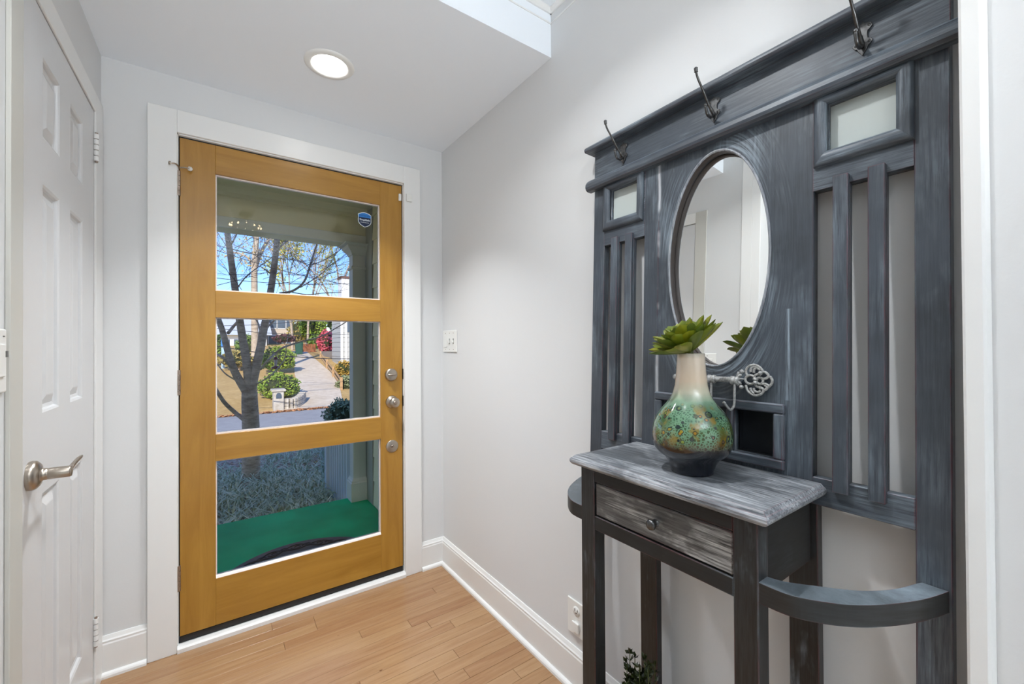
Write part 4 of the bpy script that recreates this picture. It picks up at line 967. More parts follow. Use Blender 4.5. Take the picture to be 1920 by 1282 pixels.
# stair railing, going down from the porch edge
rl = thing('stair_railing', (0.99, 4.45, -0.42), 'pale painted stair railing with square balusters beyond the porch column', 'railing')
def rtop(Y): return 0.47 if Y < 4.42 else 0.47-(Y-4.42)*0.62
obj('handrail', MB().prism([(3.975, 0.47), (4.42, 0.47), (4.88, 0.185), (4.88, 0.125), (4.41, 0.412), (3.975, 0.412)], lambda p, q, t_: (t_, p, q), 0.955, 1.020), MO['rail'], rl, 0.004)
obj('bottom_rail', MB().box(0.968, 1.008, 3.975, 4.85, -0.42, -0.38), MO['rail'], rl)
obj('newel_post', MB().box(0.945, 1.030, 4.78, 4.865, -0.52, 0.26), MO['rail'], rl, 0.004)
Yb = 4.03
while Yb < 4.75:
    obj('baluster', MB().box(0.973, 1.003, Yb, Yb+0.032, -0.38, rtop(Yb+0.03)-0.055), MO['rail'], rl); Yb += 0.098
st('porch_steps', MB().box(-0.6, 0.93, 3.965, 3.975, -0.42, -0.14), MO['porch_lt'])
# doormat
dm = thing('doormat', (0.44, 2.45, -0.12), 'grey half round doormat with black scrollwork on the green porch carpet', 'doormat')
arc = lambda a, b_, n=40: [(0.44+a*math.cos(PI*k/n), 2.47+b_*math.sin(PI*k/n)) for k in range(n+1)]
obj('mat_base', MB().prism(arc(0.60, 0.795), lambda p, q, t_: (p, q, t_), -0.120, -0.112), MO['mat'], dm)
for q in range(1, 24):
    a = PI*q/24; c_ = Vector((0.44+0.53*math.cos(a), 2.47+0.715*math.sin(a), -0.110)); tn = Vector((-math.sin(a), math.cos(a)*1.1, 0)).normalized(); nn = Vector((tn.y, -tn.x, 0))
    sc_ = MB(); sg = 1 if q % 2 else -1
    sc_.tube([c_+tn*(0.034*math.cos(t_)*(1-t_/9))+nn*sg*(0.030*math.sin(t_)*(1-t_/9)) for t_ in [i*0.45 for i in range(15)]], 0.0042, 5)
    obj('scroll', sc_, MO['matb'], dm)
for off, n_ in ((0.0, 60), (PI, 60)):
    obj('scroll_border', MB().tube([(0.44+(0.53+0.032*math.sin(22*PI*k/n_*0.5+off))*math.cos(PI*k/n_), 2.47+(0.715+0.036*math.sin(22*PI*k/n_*0.5+off))*math.sin(PI*k/n_), -0.110) for k in range(n_+1)], 0.0045, 5), MO['matb'], dm)
# ---- unseen facade and roof of the house, roof shaped to shade the yard
hf = MB(); hf.box(-8, -0.55, 2.22, 2.36, -0.6, 2.95); hf.box(1.20, 8, 2.22, 2.36, -0.6, 2.95); hf.box(-8, 8, 2.20, 2.36, 2.75, 3.6)
st('wall_facade', hf, MO['porch'])
rf = MB(); rf.prism([(4.4, 2.70), (4.4, 2.85), (-1.0, 7.9), (-6.4, 2.85), (-6.4, 2.70), (-1.0, 7.65)], lambda p, q, t_: (t_, p, q), -9, 9)
rf.prism([(4.0, 2.86), (-1.0, 7.6), (-6.0, 2.86)], lambda p, q, t_: (t_, p, q), -8.6, -8.5); rf.prism([(4.0, 2.86), (-1.0, 7.6), (-6.0, 2.86)], lambda p, q, t_: (t_, p, q), 8.5, 8.6)
st('roof', rf, MO['roof'])

# ---- ground
def strip(x0f, x1f, Ys, lift=0.0, nx=1):
    m_ = MB(); 
    for i, Y in enumerate(Ys):
        for j in range(nx+1):
            x = x0f(Y)+(x1f(Y)-x0f(Y))*j/nx; m_.v.append((x, Y, gz(Y)+lift))
    for i in range(len(Ys)-1):
        for j in range(nx): a_ = i*(nx+1)+j; m_.f.append((a_, a_+1, a_+nx+2, a_+nx+1)); m_.sm.append(True)
    return m_
st('yard_ground', strip(lambda Y: -14, lambda Y: 22, [2.3, 4, 5, 6.2, 9, 13.3]), MO['mulch'], label='leaf covered front yard')
st('street', strip(lambda Y: -30, lambda Y: 45, [13.3, 17.0], -0.004), MO['asphalt'], label='pale asphalt street')
st('far_lawn', strip(lambda Y: -45, lambda Y: 70, [17.0, 19, 24, 30, 36, 60, 90]), MO['straw'], label='straw coloured lawn bank across the street')
dl = lambda Y: lin(Y, [(16.9, 1.9), (18.2, 2.75), (21, 3.0), (25, 3.38), (33, 4.45), (36, 4.7)])
dr_ = lambda Y: lin(Y, [(16.9, 5.2), (17.6, 4.1), (21, 4.75), (25, 5.2), (33, 5.55), (36, 5.7)])
st('driveway', strip(dl, dr_, [16.9, 17.3, 17.6, 18.2, 19, 21, 23, 25, 28, 31, 33, 36], 0.03, 2), MO['concrete'], label='pale concrete driveway climbing the bank')

# ---- grass tufts and leaf litter
random.seed(3)
lir = MB()
def tuft(x, y_, n_, L):
    z = gz(y_)
    for _ in range(n_):
        a = random.uniform(0, 2*PI); l_ = L*random.uniform(0.6, 1.15); w = 0.0055; dx, dy = math.cos(a), math.sin(a); px_, py_ = -dy*w, dx*w
        r0 = random.uniform(0, 0.03); rise = random.uniform(0.45, 1.0)
        P_ = [(r0, 0.0), (r0+0.22*l_, 0.62*l_*rise), (r0+0.55*l_, 0.80*l_*rise), (r0+0.92*l_, 0.52*l_*rise)]
        n = len(lir.v)
        for i, (rr, hh) in enumerate(P_):
            ww = 1.0 if i < 3 else 0.25
            lir.v.extend([(x+dx*rr+px_*ww, y_+dy*rr+py_*ww, z+hh), (x+dx*rr-px_*ww, y_+dy*rr-py_*ww, z+hh)])
        for i in range(3): lir.f.append((n+2*i, n+2*i+1, n+2*i+3, n+2*i+2)); lir.sm.append(True)
for _ in range(520):
    y_ = 4.05+(random.random()**1.1)*4.2; x = random.uniform(-0.5, 0.25+0.31*y_)
    dens = (1.0 if y_ < 5.6 else (0.8 if y_ < 6.8 else 0.25))*(0.35 if math.sin(3.1*x+1.7*y_) > 0.55 else 1)
    if random.random() > dens: continue
    if x > 0.90 and y_ < 4.95: continue
    tuft(x, y_, 30, random.uniform(0.26, 0.40))
lo_ = obj('lily_turf', lir, leafmat('lily_turf_green', srgb(160, 176, 122), srgb(238, 240, 204), 0.5, 16), None, origin=(0.5, 6, gz(6)), kind='stuff')
tag(lo_, 'blue green lily turf tufts growing beyond the green carpet', 'grass')
def litter(name, n_, xr, yr, size, mats, label):
    mb = MB()
    for _ in range(n_):
        y_ = random.uniform(*yr); x = random.uniform(xr[0], xr[1](y_)); z = gz(y_)+random.uniform(0.004, 0.045); s_ = size*random.uniform(0.6, 1.3)
        a = random.uniform(0, 2*PI); e1 = Vector((math.cos(a), math.sin(a), random.uniform(-0.5, 0.5)))*s_; e2 = Vector((-math.sin(a), math.cos(a), random.uniform(-0.5, 0.5)))*s_*0.6; c_ = Vector((x, y_, z))
        mb.add([c_-e1, c_-e2, c_+e1, c_+e2], [(0, 1, 2, 3)])
    o = obj(name, mb, mats, None, origin=(0.5, yr[0], gz(yr[0])), kind='stuff'); tag(o, label, 'leaves'); return o
litter('fallen_leaves', 5200, (-0.6, lambda y_: 0.4+0.36*y_), (5.0, 13.0), 0.042, gmat('fallen_leaf_brown', srgb(150, 104, 88), srgb(228, 186, 160), srgb(250, 226, 204), 14), 'brown and mauve fallen leaves covering the yard behind the grass')
litter('golden_leaves', 420, (-0.5, lambda y_: 0.3+0.33*y_), (4.2, 12.5), 0.040, gmat('fallen_leaf_gold', srgb(190, 130, 44), srgb(206, 160, 70), srgb(176, 150, 50), 9), 'scattered golden fallen leaves among the lily turf')
litter('leaf_drift', 900, (-0.6, lambda y_: 5.6), (16.55, 16.80), 0.06, gmat('leaf_drift_orange', srgb(184, 128, 88), srgb(206, 156, 110), srgb(170, 110, 70), 6), 'orange fallen leaves along the far curb of the street')

# ---- foreground tree
def tpath(pts, Y, n_=5): return smooth_path([at(px, py, Y+dy) for px, py, dy in [(p+(0,))[:3] for p in pts]], n_)
def pr_(px_r, Y): return px_r*Y/1.15/784
TY = 6.2
tr = thing('yard_tree', tuple(at(470, 915, TY)), 'grey barked bare tree forking into three stems just beyond the porch', 'tree')
trk = MB()
def limb(m_, pts, r0, r1, Y=TY, n_=5, seg=10):
    P_ = tpath(pts, Y, n_); k = len(P_)-1
    m_.tube(P_, [pr_(r0+(r1-r0)*i/k, Y) for i in range(k+1)], seg)
limb(trk, [(470, 935), (470.5, 905), (471, 840), (470, 790), (468.5, 760), (468, 735)], 15.5, 12.5, seg=16)
obj('trunk', trk, MO['bark'], tr)
for pts, r0, r1 in (([(469, 755), (462, 735), (452, 718), (441, 698), (432.6, 676), (424, 646), (417, 620), (409, 596), (399, 560), (392, 520), (384, 440), (378, 350), (366, 250), (362, 160)], 8, 1.2),
                    ([(470, 748), (466, 712), (462, 676), (456, 641), (449.5, 600), (441.5, 546), (434, 492), (426, 434), (418, 380), (410, 320), (400, 240), (396, 150), (386, 60)], 8, 2.6),
                    ([(471, 752), (474, 716), (480.7, 686), (489, 650), (493.5, 621), (498.7, 598), (507.5, 546), (514, 500), (520, 446), (525, 390), (531, 320), (540, 240), (544, 150), (556, 60)], 8.5, 3.0)):
    m_ = MB(); limb(m_, pts, r0, r1, seg=12); obj('stem', m_, MO['bark'], tr)
brs = [([(462, 790), (455.8, 785), (439.5, 772), (420.6, 754), (405, 730), (396, 715)], 4.2, 3), ([(443, 713), (422, 700), (405, 679), (396, 668)], 1.4, 0.9), ([(434, 690), (419, 671), (405, 664), (396, 662)], 2.6, 2),
  ([(488, 692), (503, 675), (516.7, 662), (530, 652), (560, 641.5), (601, 631), (628, 616), (648, 604), (670, 590)], 2.6, 0.8), ([(478, 722), (503, 707), (520, 691), (534, 672), (537, 650), (540, 630)], 1.3, 0.6),
  ([(428, 624), (440, 609), (450, 598), (470, 570)], 3, 2), ([(494, 626), (503, 612), (516.7, 598), (530, 580)], 2, 1.2), ([(487.5, 618), (484, 606), (478, 598), (460, 590)], 1.8, 1.0),
  ([(515, 482), (520, 470), (528, 460), (543, 448), (560, 436)], 2.2, 1.4), ([(524, 550), (549, 545), (570, 528), (582, 497), (589, 474), (596, 450), (602, 425)], 2.2, 1.6),
  ([(582, 497), (607, 488), (630, 474), (645, 462)], 1.2, 0.6), ([(563, 539), (593, 520), (612, 504), (628, 476), (634, 460)], 1.0, 0.5), ([(434, 467), (460, 473), (484, 478), (512, 483), (554, 488), (580, 496)], 0.9, 0.7),
  ([(431, 462), (438, 450), (446, 434), (452, 418)], 1.6, 1.0), ([(445, 540), (460, 520), (478, 505), (500, 490), (512, 480)], 1.2, 0.6), ([(508, 545), (514, 522), (497, 505), (484, 498)], 1.5, 0.8), ([(540, 546), (575, 552), (610, 549), (640, 548)], 1.0, 0.7)]
for pts, r0, r1 in brs:
    m_ = MB(); limb(m_, [(a, b_, random.uniform(-0.25, 0.25)) if i else (a, b_, 0) for i, (a, b_) in enumerate(pts)], r0, r1, seg=6); obj('branch', m_, MO['bark'], tr)
tw = MB(); random.seed(9)
def twigs(m_, p, d_, L, r, depth):
    P_ = [p]; q = p.copy(); dd = d_.normalized()
    for i in range(4):
        dd = (dd+Vector((random.uniform(-.25, .25), random.uniform(-.25, .25), random.uniform(-.15, .2)))).normalized(); q = q+dd*L/4; P_.append(q.copy())
    m_.tube(P_, [r*(1-0.16*i) for i in range(5)], 3, caps=False)
    if depth > 0:
        for i in (1, 2, 3, 4):
            if random.random() < 0.75:
                sd = (dd+Vector((random.uniform(-1, 1), random.uniform(-.6, .6), random.uniform(-.5, .7)))).normalized(); twigs(m_, P_[i], sd, L*0.62, r*0.6, depth-1)
for _ in range(80):
    px_, py_ = random.uniform(405, 640), random.uniform(410, 545)
    twigs(tw, at(px_, py_, TY+random.uniform(-0.5, 0.7)), Vector((random.uniform(-1, 1), random.uniform(-.4, .4), random.uniform(-0.1, 1))), 0.6, 0.0040, 2)
obj('twigs', tw, MO['twig'], tr, kind='stuff')
# hummingbird feeder hanging from the tree
bf = thing('bird_feeder', tuple(at(517, 692, 6.35)), 'small red and clear hanging bird feeder against the upper round shrub', 'bird feeder')
fb = at(517, 692, 6.35); k_ = 6.35/1.15/784
obj('feeder_base', MB().lathe([(0.0, 0), (6.5*k_, 1*k_), (8*k_, 3*k_), (6*k_, 5*k_), (2.5*k_, 6.5*k_)], fb, (0, 0, 1), 16), plain('feeder_red', srgb(120, 22, 44), 0.35), bf)
obj('feeder_tube', MB().lathe([(2.2*k_, 6*k_), (2.4*k_, 12*k_), (3.2*k_, 18*k_)], fb, (0, 0, 1), 12), plain('feeder_clear', srgb(206, 190, 190), 0.2), bf)
obj('feeder_cap', MB().lathe([(4.2*k_, 18*k_), (4.4*k_, 20*k_), (2*k_, 23*k_), (0, 24*k_)], fb, (0, 0, 1), 12), plain('feeder_cap_red', srgb(110, 18, 40), 0.35), bf)
obj('hanger', MB().cyl(fb+Vector((0, 0, 24*k_)), fb+Vector((0, 0, 50*k_)), 0.0015, 4), MO['cable'], bf)

# ---- shrubs
def leafcloud(c_, rx, ry, rz, n_, size, shell=0.55, flat=None):
    mb = MB(); c_ = Vector(c_)
    for _ in range(n_):
        u = Vector((random.gauss(0, 1), random.gauss(0, 1), random.gauss(0, 1))).normalized(); r_ = random.uniform(shell, 1.0)*(1+0.10*math.sin(5*u.x+3*u.z)+0.07*math.sin(9*u.z+7*u.y))
        p = c_+Vector((u.x*rx*r_, u.y*ry*r_, u.z*rz*r_))
        if flat is not None and p.z < flat: continue
        e1 = Vector((random.gauss(0, 1), random.gauss(0, 1), random.gauss(0, 1))).normalized(); e2 = e1.orthogonal().normalized()*size*random.uniform(0.5, 0.9); e1 = e1*size*random.uniform(0.7, 1.3)
        mb.add([p-e1, p-e2, p+e1, p+e2], [(0, 1, 2, 3)])
    return mb
def shrub(name, label, px_, py_, rx, rz, Y, mat, n_=900, cat='shrub', size=0.05, ground=None, stem_h=None, group=None):
    c_ = at(px_, py_, Y); k = Y/1.13/784; RX, RZ = rx*k, rz*k; g_ = gz(Y) if ground is None else ground
    t_ = thing(name, (c_.x, Y, g_), label, cat, group)
    obj('foliage', leafcloud(c_, RX, RX*0.9, RZ, n_, size, 0.72, g_), mat, t_, kind='stuff')
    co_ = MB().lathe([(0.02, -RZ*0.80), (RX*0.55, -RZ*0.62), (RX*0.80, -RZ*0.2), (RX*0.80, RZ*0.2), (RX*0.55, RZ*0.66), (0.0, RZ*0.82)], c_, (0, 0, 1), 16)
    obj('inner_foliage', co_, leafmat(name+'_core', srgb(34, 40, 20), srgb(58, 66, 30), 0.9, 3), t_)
    obj('stem', MB().cyl((c_.x, Y, g_-0.05), (c_.x, Y, c_.z), max(0.03, RX*0.07), 8, r2=max(0.02, RX*0.04)), MO['bark'], t_)
    return t_
GR = lambda n_, a, b_, s_=4: leafmat(n_, a, b_, 0.7, s_)
g1 = GR('shrub_lime', srgb(98, 130, 34), srgb(160, 176, 62)); g2 = GR('shrub_mid', srgb(84, 112, 44), srgb(128, 150, 66)); g3 = GR('shrub_olive', srgb(140, 126, 66), srgb(180, 160, 92)); g4 = GR('shrub_dark', srgb(104, 122, 84), srgb(176, 186, 146), 9)
random.seed(31)
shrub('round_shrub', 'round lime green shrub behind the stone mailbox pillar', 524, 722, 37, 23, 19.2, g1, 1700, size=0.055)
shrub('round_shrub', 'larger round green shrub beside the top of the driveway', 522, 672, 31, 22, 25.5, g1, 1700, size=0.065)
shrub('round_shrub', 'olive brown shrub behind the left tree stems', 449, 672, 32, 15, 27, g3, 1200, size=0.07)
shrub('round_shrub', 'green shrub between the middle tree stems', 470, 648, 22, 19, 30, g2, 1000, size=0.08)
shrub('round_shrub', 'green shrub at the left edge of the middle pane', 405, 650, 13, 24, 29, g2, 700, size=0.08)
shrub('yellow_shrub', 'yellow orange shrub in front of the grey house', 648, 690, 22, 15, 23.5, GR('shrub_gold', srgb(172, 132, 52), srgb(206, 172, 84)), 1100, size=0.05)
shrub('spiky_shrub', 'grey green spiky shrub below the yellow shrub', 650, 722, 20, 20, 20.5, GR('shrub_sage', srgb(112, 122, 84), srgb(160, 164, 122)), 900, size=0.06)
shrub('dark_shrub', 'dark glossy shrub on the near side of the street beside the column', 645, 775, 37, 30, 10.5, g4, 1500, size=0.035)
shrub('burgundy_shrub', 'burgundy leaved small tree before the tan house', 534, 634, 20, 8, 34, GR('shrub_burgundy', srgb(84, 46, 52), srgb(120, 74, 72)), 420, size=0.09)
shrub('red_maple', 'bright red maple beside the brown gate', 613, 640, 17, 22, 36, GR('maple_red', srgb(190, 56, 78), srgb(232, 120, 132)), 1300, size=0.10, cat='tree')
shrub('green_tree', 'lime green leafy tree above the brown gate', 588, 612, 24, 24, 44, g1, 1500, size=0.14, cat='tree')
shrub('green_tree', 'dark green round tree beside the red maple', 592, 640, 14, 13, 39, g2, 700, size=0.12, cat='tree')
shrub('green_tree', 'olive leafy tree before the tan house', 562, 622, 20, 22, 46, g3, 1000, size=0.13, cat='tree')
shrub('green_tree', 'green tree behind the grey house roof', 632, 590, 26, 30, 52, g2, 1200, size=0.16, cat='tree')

# ---- stone mailbox pillar with low curved wall
stone = gmat('pale_stone', srgb(170, 160, 146), srgb(196, 188, 176), srgb(214, 208, 198), 5, bs=0.5)
Y_ = 17.0; a_ = at(513, 770, Y_); b__ = at(532.5, 770, Y_); zt2 = at(520, 731, Y_).z; g_ = gz(Y_)-0.05
mp = thing('mailbox_pillar', ((a_.x+b__.x)/2, Y_+0.2, g_), 'pale stone mailbox pillar with arched niche at the foot of the driveway', 'mailbox')
obj('pillar', MB().box(a_.x, b__.x, Y_, Y_+0.42, g_, zt2-0.06), stone, mp, 0.01)
obj('cap', MB().box(a_.x-0.06, b__.x+0.06, Y_-0.05, Y_+0.47, zt2-0.06, zt2+0.02), stone, mp, 0.01)
cxm = (a_.x+b__.x)/2+0.0
obj('mailbox_door', MB().prism([(cxm-0.085, zt2-0.30), (cxm+0.085, zt2-0.30), (cxm+0.085, zt2-0.18), (cxm+0.055, zt2-0.12), (cxm, zt2-0.10), (cxm-0.055, zt2-0.12), (cxm-0.085, zt2-0.18)], lambda p, q, t__: (p, t__, q), Y_-0.02, Y_-0.001), MO['win'], mp)
wallp = [at(534, 770, 17.2), at(548, 770, 17.15), at(560, 766, 17.5), at(568, 760, 18.3)]
lw = thing('low_stone_wall', (wallp[1].x, 17.2, g_), 'low curved stone wall beside the mailbox pillar', 'wall')
random.seed(2)
wp = smooth_path([Vector((p.x, p.y, 0)) for p in wallp], 3)
for i in range(len(wp)-1):
    for j in range(3):
        p, q = wp[i], wp[i+1]; h_ = 0.14; z_ = gz(p.y)-0.03+j*h_; dv = (q-p); nn = Vector((dv.y, -dv.x, 0)).normalized()*0.12
        j1 = random.uniform(0, 0.015); vs = [p+nn*(1+j1), q+nn*(1+j1), q-nn, p-nn]
        obj('stone', MB().add([(v.x*1.0, v.y, z_+0.008) for v in vs]+[(v.x, v.y, z_+h_) for v in vs], [(0, 1, 5, 4), (1, 2, 6, 5), (2, 3, 7, 6), (3, 0, 4, 7), (4, 5, 6, 7), (3, 2, 1, 0)]), stone, lw, 0.012)

# ---- gate, bin, retaining wall, split rail fence
cedar = plain('cedar_boards', srgb(150, 88, 56), 0.7, var=0.2, var_scale=3)
Y_ = 35.5; a_ = at(566, 665, Y_); b__ = at(592, 668, Y_); zt2 = at(580, 645, Y_).z; g_ = gz(Y_)-0.3
gt = thing('wooden_gate', ((a_.x+b__.x)/2, Y_, g_), 'brown wooden gate at the top of the driveway', 'gate')
nb = 8
for i in range(nb):
    x0 = a_.x+(b__.x-a_.x)*i/nb; x1 = a_.x+(b__.x-a_.x)*(i+1)/nb
    obj('board', MB().box(x0+0.01, x1-0.01, Y_, Y_+0.04, g_, zt2+(0.02 if i % 2 else 0)), cedar, gt)
obj('cross_rail', MB().box(a_.x, b__.x, Y_+0.04, Y_+0.09, zt2-0.25, zt2-0.15), cedar, gt)
p_ = at(560.5, 662, 34); g_ = gz(34)-0.02
bn = thing('wheeled_bin', (p_.x, 34, g_), 'green wheeled bin beside the brown gate', 'bin')
bg_ = plain('bin_green', srgb(34, 84, 66), 0.6)
def frustum(cx, cy, z0, z1, a0, a1): return MB().add([(cx-a0, cy-a0, z0), (cx+a0, cy-a0, z0), (cx+a0, cy+a0, z0), (cx-a0, cy+a0, z0), (cx-a1, cy-a1, z1), (cx+a1, cy-a1, z1), (cx+a1, cy+a1, z1), (cx-a1, cy+a1, z1)], [(3, 2, 1, 0), (4, 5, 6, 7), (0, 1, 5, 4), (1, 2, 6, 5), (2, 3, 7, 6), (3, 0, 4, 7)])
obj('bin_body', frustum(p_.x, 34, g_+0.05, g_+0.85, 0.20, 0.25), bg_, bn, 0.01)
obj('bin_lid', frustum(p_.x, 34, g_+0.855, g_+0.93, 0.27, 0.20), bg_, bn, 0.01)
for sx in (-0.2, 0.2): obj('wheel', MB().cyl((p_.x+sx-0.02, 34.22, g_+0.10), (p_.x+sx+0.02, 34.22, g_+0.10), 0.10, 12), MO['cable'], bn)
a_ = at(604, 670, 33); b__ = at(641, 678, 29)
st('retaining_wall', MB().add([(a_.x, a_.y, -0.2), (b__.x+0.3, b__.y, -0.6), (b__.x+0.3, b__.y+0.2, -0.6), (a_.x, a_.y+0.2, -0.2), (a_.x, a_.y, at(604, 658, 33).z), (b__.x+0.3, b__.y, at(641, 659, 29).z), (b__.x+0.3, b__.y+0.2, at(641, 659, 29).z), (a_.x, a_.y+0.2, at(604, 658, 33).z)], [(0, 1, 5, 4), (1, 2, 6, 5), (2, 3, 7, 6), (3, 0, 4, 7), (4, 5, 6, 7)]), plain('grey_block', srgb(136, 126, 118), 0.9))
sf = thing('split_rail_fence', tuple(at(613, 692, 26)), 'short split rail fence between driveway and yellow shrub', 'fence')
fp = [(601, 668, 31), (613, 691, 26.5), (625, 706, 23.5), (640, 735, 20)]
fw = plain('weathered_rail', srgb(186, 150, 108), 0.8); P3 = []
for px_, py_, Y in fp:
    p = at(px_, py_, Y); g_ = gz(Y)-0.05; P3.append(Vector((p.x, Y, g_)))
    obj('post', MB().box(p.x-0.055, p.x+0.055, Y-0.055, Y+0.055, g_, g_+0.62), fw, sf, 0.01)
for p, q in zip(P3, P3[1:]):
    for h_ in (0.22, 0.46): obj('rail', MB().cyl(p+Vector((0.02, 0, h_)), q+Vector((0.02, 0, h_)), 0.045, 6), fw, sf)

# ---- houses
Y_ = 27.5; x0 = at(638.5, 650, Y_).x; YB = x0/at(622.5, 650, 1).x; zt2 = at(622, 592, Y_).z
h1 = thing('neighbour_house', (x0+3, Y_+3, -0.5), 'grey clapboard house at the right of the driveway', 'house')
z = -0.6
obj('wall_core', MB().box(x0+0.02, x0+6, Y_+0.02, YB, -0.6, zt2), MO['siding'], h1)
bi = 0
while z < zt2-0.01:
    z1 = min(z+0.30, zt2); obj('clapboard', MB().prism([(Y_-0.012, z+0.004), (Y_+0.012, z1), (Y_+0.03, z1), (Y_+0.03, z+0.004)], lambda p, q, t__: (t__, p, q), x0, x0+6), MO['siding'], h1); obj('clapboard', MB().prism([(x0-0.012, z+0.004), (x0+0.012, z1), (x0+0.03, z1), (x0+0.03, z+0.004)], lambda p, q, t__: (p, t__, q), Y_, YB), MO['siding'], h1); z = z1
for xx in (638.6, 647): cb = at(xx, 650, Y_).x; obj('corner_trim', MB().box(cb, cb+0.12, Y_-0.05, Y_-0.013, -0.6, zt2), MO['white'], h1)
w0 = at(650, 650, Y_).x; obj('window', MB().box(w0, w0+0.45, Y_-0.04, Y_-0.012, at(627, 622, Y_).z, zt2-0.15), MO['win'], h1)
obj('roof', MB().prism([(Y_-0.3, zt2), (YB+0.3, zt2), ((Y_+YB)/2, zt2+0.25)], lambda p, q, t__: (t__, p, q), x0+0.9, x0+6.3), MO['roof'], h1)
c0_ = at(640.5, 600, Y_+0.2); c1_ = at(657, 600, Y_+0.2); ctop = at(645, 522, Y_+0.2).z
obj('chimney', MB().box(c0_.x, c1_.x+0.1, Y_+0.15, Y_+1.0, -0.6, ctop), MO['white'], h1)
obj('chimney_cap', MB().box(c0_.x-0.06, c1_.x+0.16, Y_+0.09, Y_+1.06, ctop, ctop+0.14), plain('brick_cap', srgb(112, 84, 74), 0.8), h1)
Y_ = 46; x0 = at(380, 640, Y_).x; x1 = at(500, 640, Y_).x; zl = at(450, 626, Y_).z; zr = at(450, 585, Y_).z; gg = gz(Y_)-1
h2 = thing('white_house', ((x0+x1)/2, Y_+3, gg), 'long white house with pale roof seen between the left tree stems', 'house')
obj('wall', MB().box(x0, x1, Y_, Y_+7, gg, zl), MO['white'], h2)
obj('roof', MB().prism([(Y_-0.6, zl-0.1), (Y_+7.6, zl-0.1), (Y_+3.5, zr)], lambda p, q, t__: (t__, p, q), x0-0.4, x1+0.4), plain('pale_roof', srgb(196, 202, 212), 0.6), h2)
for k in range(3):
    wx = x0+(x1-x0)*(0.2+0.27*k); obj('window', MB().box(wx, wx+1.0, Y_-0.05, Y_-0.001, zl-1.6, zl-0.5), MO['win'], h2)
Y_ = 50; x0 = at(497, 640, Y_).x; x1 = at(552, 640, Y_).x; zl = at(520, 588, Y_).z
h3 = thing('tan_house', ((x0+x1)/2, Y_+3, gg), 'tan two storey house behind bare trees across the street', 'house')
obj('wall', MB().box(x0, x1, Y_, Y_+6, gg, zl), MO['tan'], h3)
obj('roof', MB().prism([(x0-0.4, zl), (x1+0.4, zl), ((x0+x1)/2, zl+0.7)], lambda p, q, t__: (p, t__, q), Y_-0.4, Y_+6.4), MO['roof'], h3)
for k in range(3):
    for j in range(2):
        wx = x0+(x1-x0)*(0.12+0.3*k); wz = zl-1.5-j*1.9
        w_ = obj('window_frame', MB().box(wx-0.08, wx+0.78, Y_-0.06, Y_-0.001, wz-0.08, wz+1.18), MO['white'], h3)
        obj('pane', MB().box(wx, wx+0.7, Y_-0.08, Y_-0.061, wz, wz+1.1), MO['win'], w_)
p0 = at(415, 668, 28); p1 = at(421, 632, 28)
bp = thing('blue_post', (p0.x+0.07, 28, gz(28)), 'blue and white post beside the left shrub', 'post')
obj('post_shaft', MB().box(p0.x, p1.x, 28, 28.15, gz(28)-0.1, at(418, 650, 28).z), plain('post_pale', srgb(170, 200, 226), 0.5), bp, 0.01)
obj('post_sign', MB().box(p0.x-0.02, p1.x+0.02, 27.96, 28.02, at(418, 650, 28).z, p1.z), plain('post_blue', srgb(64, 132, 200), 0.5), bp, 0.01)

# ---- tall trees behind
def far_tree(label, px_, Y, height, r0, bark, leaf, seed, lean=(0, 0), leaves=300, spread=1.0, dep0=5):
    random.seed(seed); x = at(px_, 650, Y).x; g_ = gz(Y)-0.1
    t_ = thing('tall_tree', (x, Y, g_), label, 'tree'); m_ = MB(); tips = []
    def grow(p, d_, L, r, dep):
        P_ = [p.copy()]; q = p.copy(); dd = d_.normalized(); n_ = 4
        for i in range(n_):
            dd = (dd+Vector((random.uniform(-.13, .13), random.uniform(-.13, .13), random.uniform(-.02, .10)))).normalized(); q = q+dd*L/n_; P_.append(q.copy())
        m_.tube(P_, [r*(1-0.38*i/n_) for i in range(n_+1)], 8 if dep > 3 else (5 if dep > 1 else 3), caps=False)
        if dep <= 1: tips.extend(P_[1:])
        if dep > 0:
            k = 3 if dep > 2 else random.choice((2, 3))
            for i in range(k):
                at_ = P_[-1] if i < 2 else P_[2]
                a = random.uniform(0, 2*PI); sd = (dd+Vector((math.cos(a), math.sin(a), 0.15))*random.uniform(0.35, 0.8)*spread).normalized(); grow(at_, sd, L*random.uniform(0.62, 0.8), r*0.58, dep-1)
    grow(Vector((x, Y, g_)), Vector((lean[0], lean[1], 1)), height*0.34, r0, dep0)
    obj('trunk', m_, bark, t_)
    if leaves:
        mb = MB()
        for _ in range(leaves):
            p = random.choice(tips)+Vector((random.uniform(-.3, .3), random.uniform(-.3, .3), random.uniform(-.3, .3))); s_ = random.uniform(0.05, 0.11)
            e1 = Vector((random.gauss(0, 1), random.gauss(0, 1), random.gauss(0, 1))).normalized()*s_; e2 = e1.orthogonal()*0.7; mb.add([p-e1, p-e2, p+e1, p+e2], [(0, 1, 2, 3)])
        obj('foliage', mb, leaf, t_, kind='stuff')
yl = GR('leaf_yellow_green', srgb(150, 160, 60), srgb(196, 196, 96), 1); go = GR('leaf_gold', srgb(196, 160, 60), srgb(220, 190, 96), 1)
pt0 = at(478, 660, 24)
pt = thing('tall_tree', (pt0.x, 24, gz(24)-0.1), 'tall pale barked tree seen between the two right stems of the yard tree', 'tree')
m_ = MB(); limb(m_, [(478, 668), (478, 640), (477.5, 600), (477, 545), (477, 500), (480, 460), (483, 420), (486, 360), (490, 290)], 6.5, 3.5, 24, 4, 10); obj('trunk', m_, MO['bark_pale'], pt)
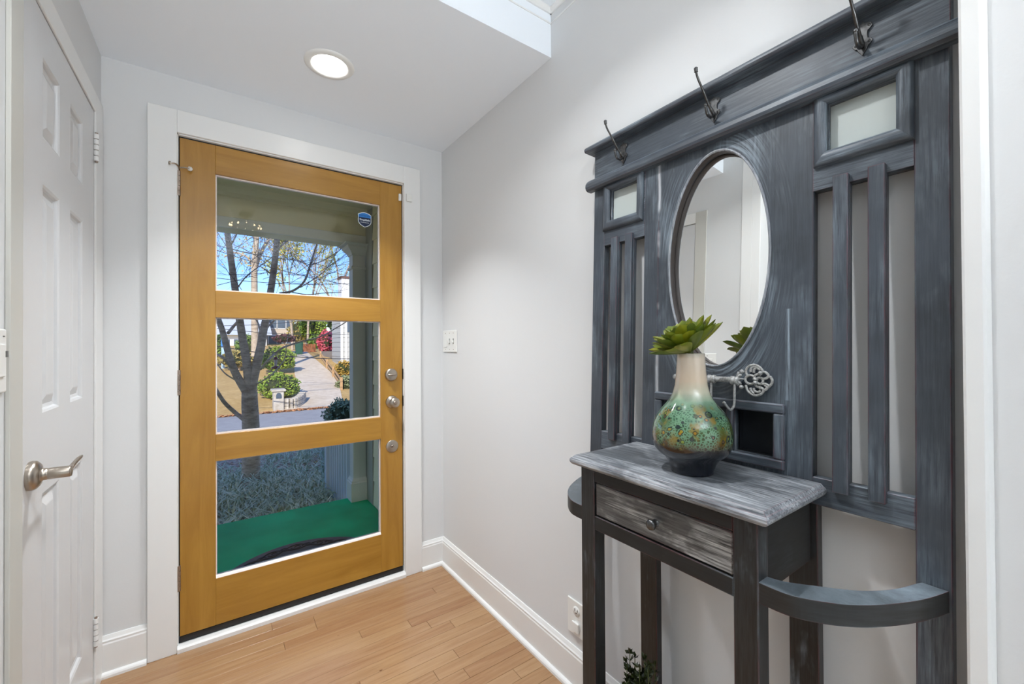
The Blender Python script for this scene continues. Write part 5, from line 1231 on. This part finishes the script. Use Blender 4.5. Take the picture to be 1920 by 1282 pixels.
for pts, r0, r1 in (([(477, 505), (484, 486), (493, 466), (504, 448), (515, 420), (528, 380), (536, 330)], 4.2, 2.2), ([(476, 500), (466, 484), (452, 476), (438, 474), (420, 482)], 2.4, 1.0), ([(481, 450), (470, 436), (455, 428), (438, 420)], 1.8, 0.8), ([(500, 452), (514, 446), (530, 444), (548, 436)], 1.4, 0.6)):
    m_ = MB(); limb(m_, [(p, q, 0.4*k_) for k_, (p, q) in enumerate(pts)], r0, r1, 24, 4, 6); obj('branch', m_, MO['bark_pale'], pt)
random.seed(44); m_ = MB(); lf = MB()
for _ in range(26):
    px_, py_ = random.uniform(408, 560), random.uniform(400, 520); tp = at(px_, py_, 24+random.uniform(-1, 2)); twigs(m_, tp, Vector((random.uniform(-1, 1), 0.2, random.uniform(-0.1, 0.6))), 1.8, 0.011, 1)
    for _k in range(14):
        p = tp+Vector((random.uniform(-.9, .9), random.uniform(-.6, .6), random.uniform(-.35, .35))); e1 = Vector((random.gauss(0, 1), random.gauss(0, 1), random.gauss(0, 1))).normalized()*0.06; e2 = e1.orthogonal()*0.7; lf.add([p-e1, p-e2, p+e1, p+e2], [(0, 1, 2, 3)])
obj('twigs', m_, MO['bark_pale'], pt, kind='stuff'); obj('foliage', lf, go, pt, kind='stuff')
far_tree('slender tree with yellow green leaves right of the yard tree', 548, 38, 12, 0.11, MO['bark_pale'], yl, 12, (0.02, 0), 2600, 0.42)
far_tree('slender leafy tree in the middle of the top pane', 574, 42, 13, 0.11, MO['bark_pale'], yl, 15, (0, 0), 2400, 0.4)
far_tree('tree with golden leaves above the column side of the top pane', 650, 46, 18, 0.16, MO['bark'], go, 28, (-0.03, 0), 2600, 1.0)
far_tree('bare tree behind the grey house', 622, 56, 12, 0.10, MO['bark'], yl, 44, (0, 0), 900, 1.0)

# ---- power lines
for i, (a, b_, Y) in enumerate((((300, 432), (760, 548), 15), ((300, 508), (760, 522), 15.5), ((300, 612), (760, 566), 16), ((300, 628), (760, 668), 14), ((300, 602), (760, 618), 16.4))):
    p, q = at(a[0], a[1], Y), at(b_[0], b_[1], Y); n_ = 14; m_ = MB()
    m_.tube([p+(q-p)*(k/n_)-Vector((0, 0, 0.30*math.sin(PI*k/n_))) for k in range(n_+1)], 0.011 if i != 3 else 0.016, 4)
    o = obj('power_line', m_, MO['cable'], None)
    tag(o, ('highest black power line crossing the top pane', 'second black power line near the chimney top', 'black power line hidden mostly by the middle door rail', 'thick dark cable in front of the grey house', 'thin cable just below the upper door rail')[i], 'cable')
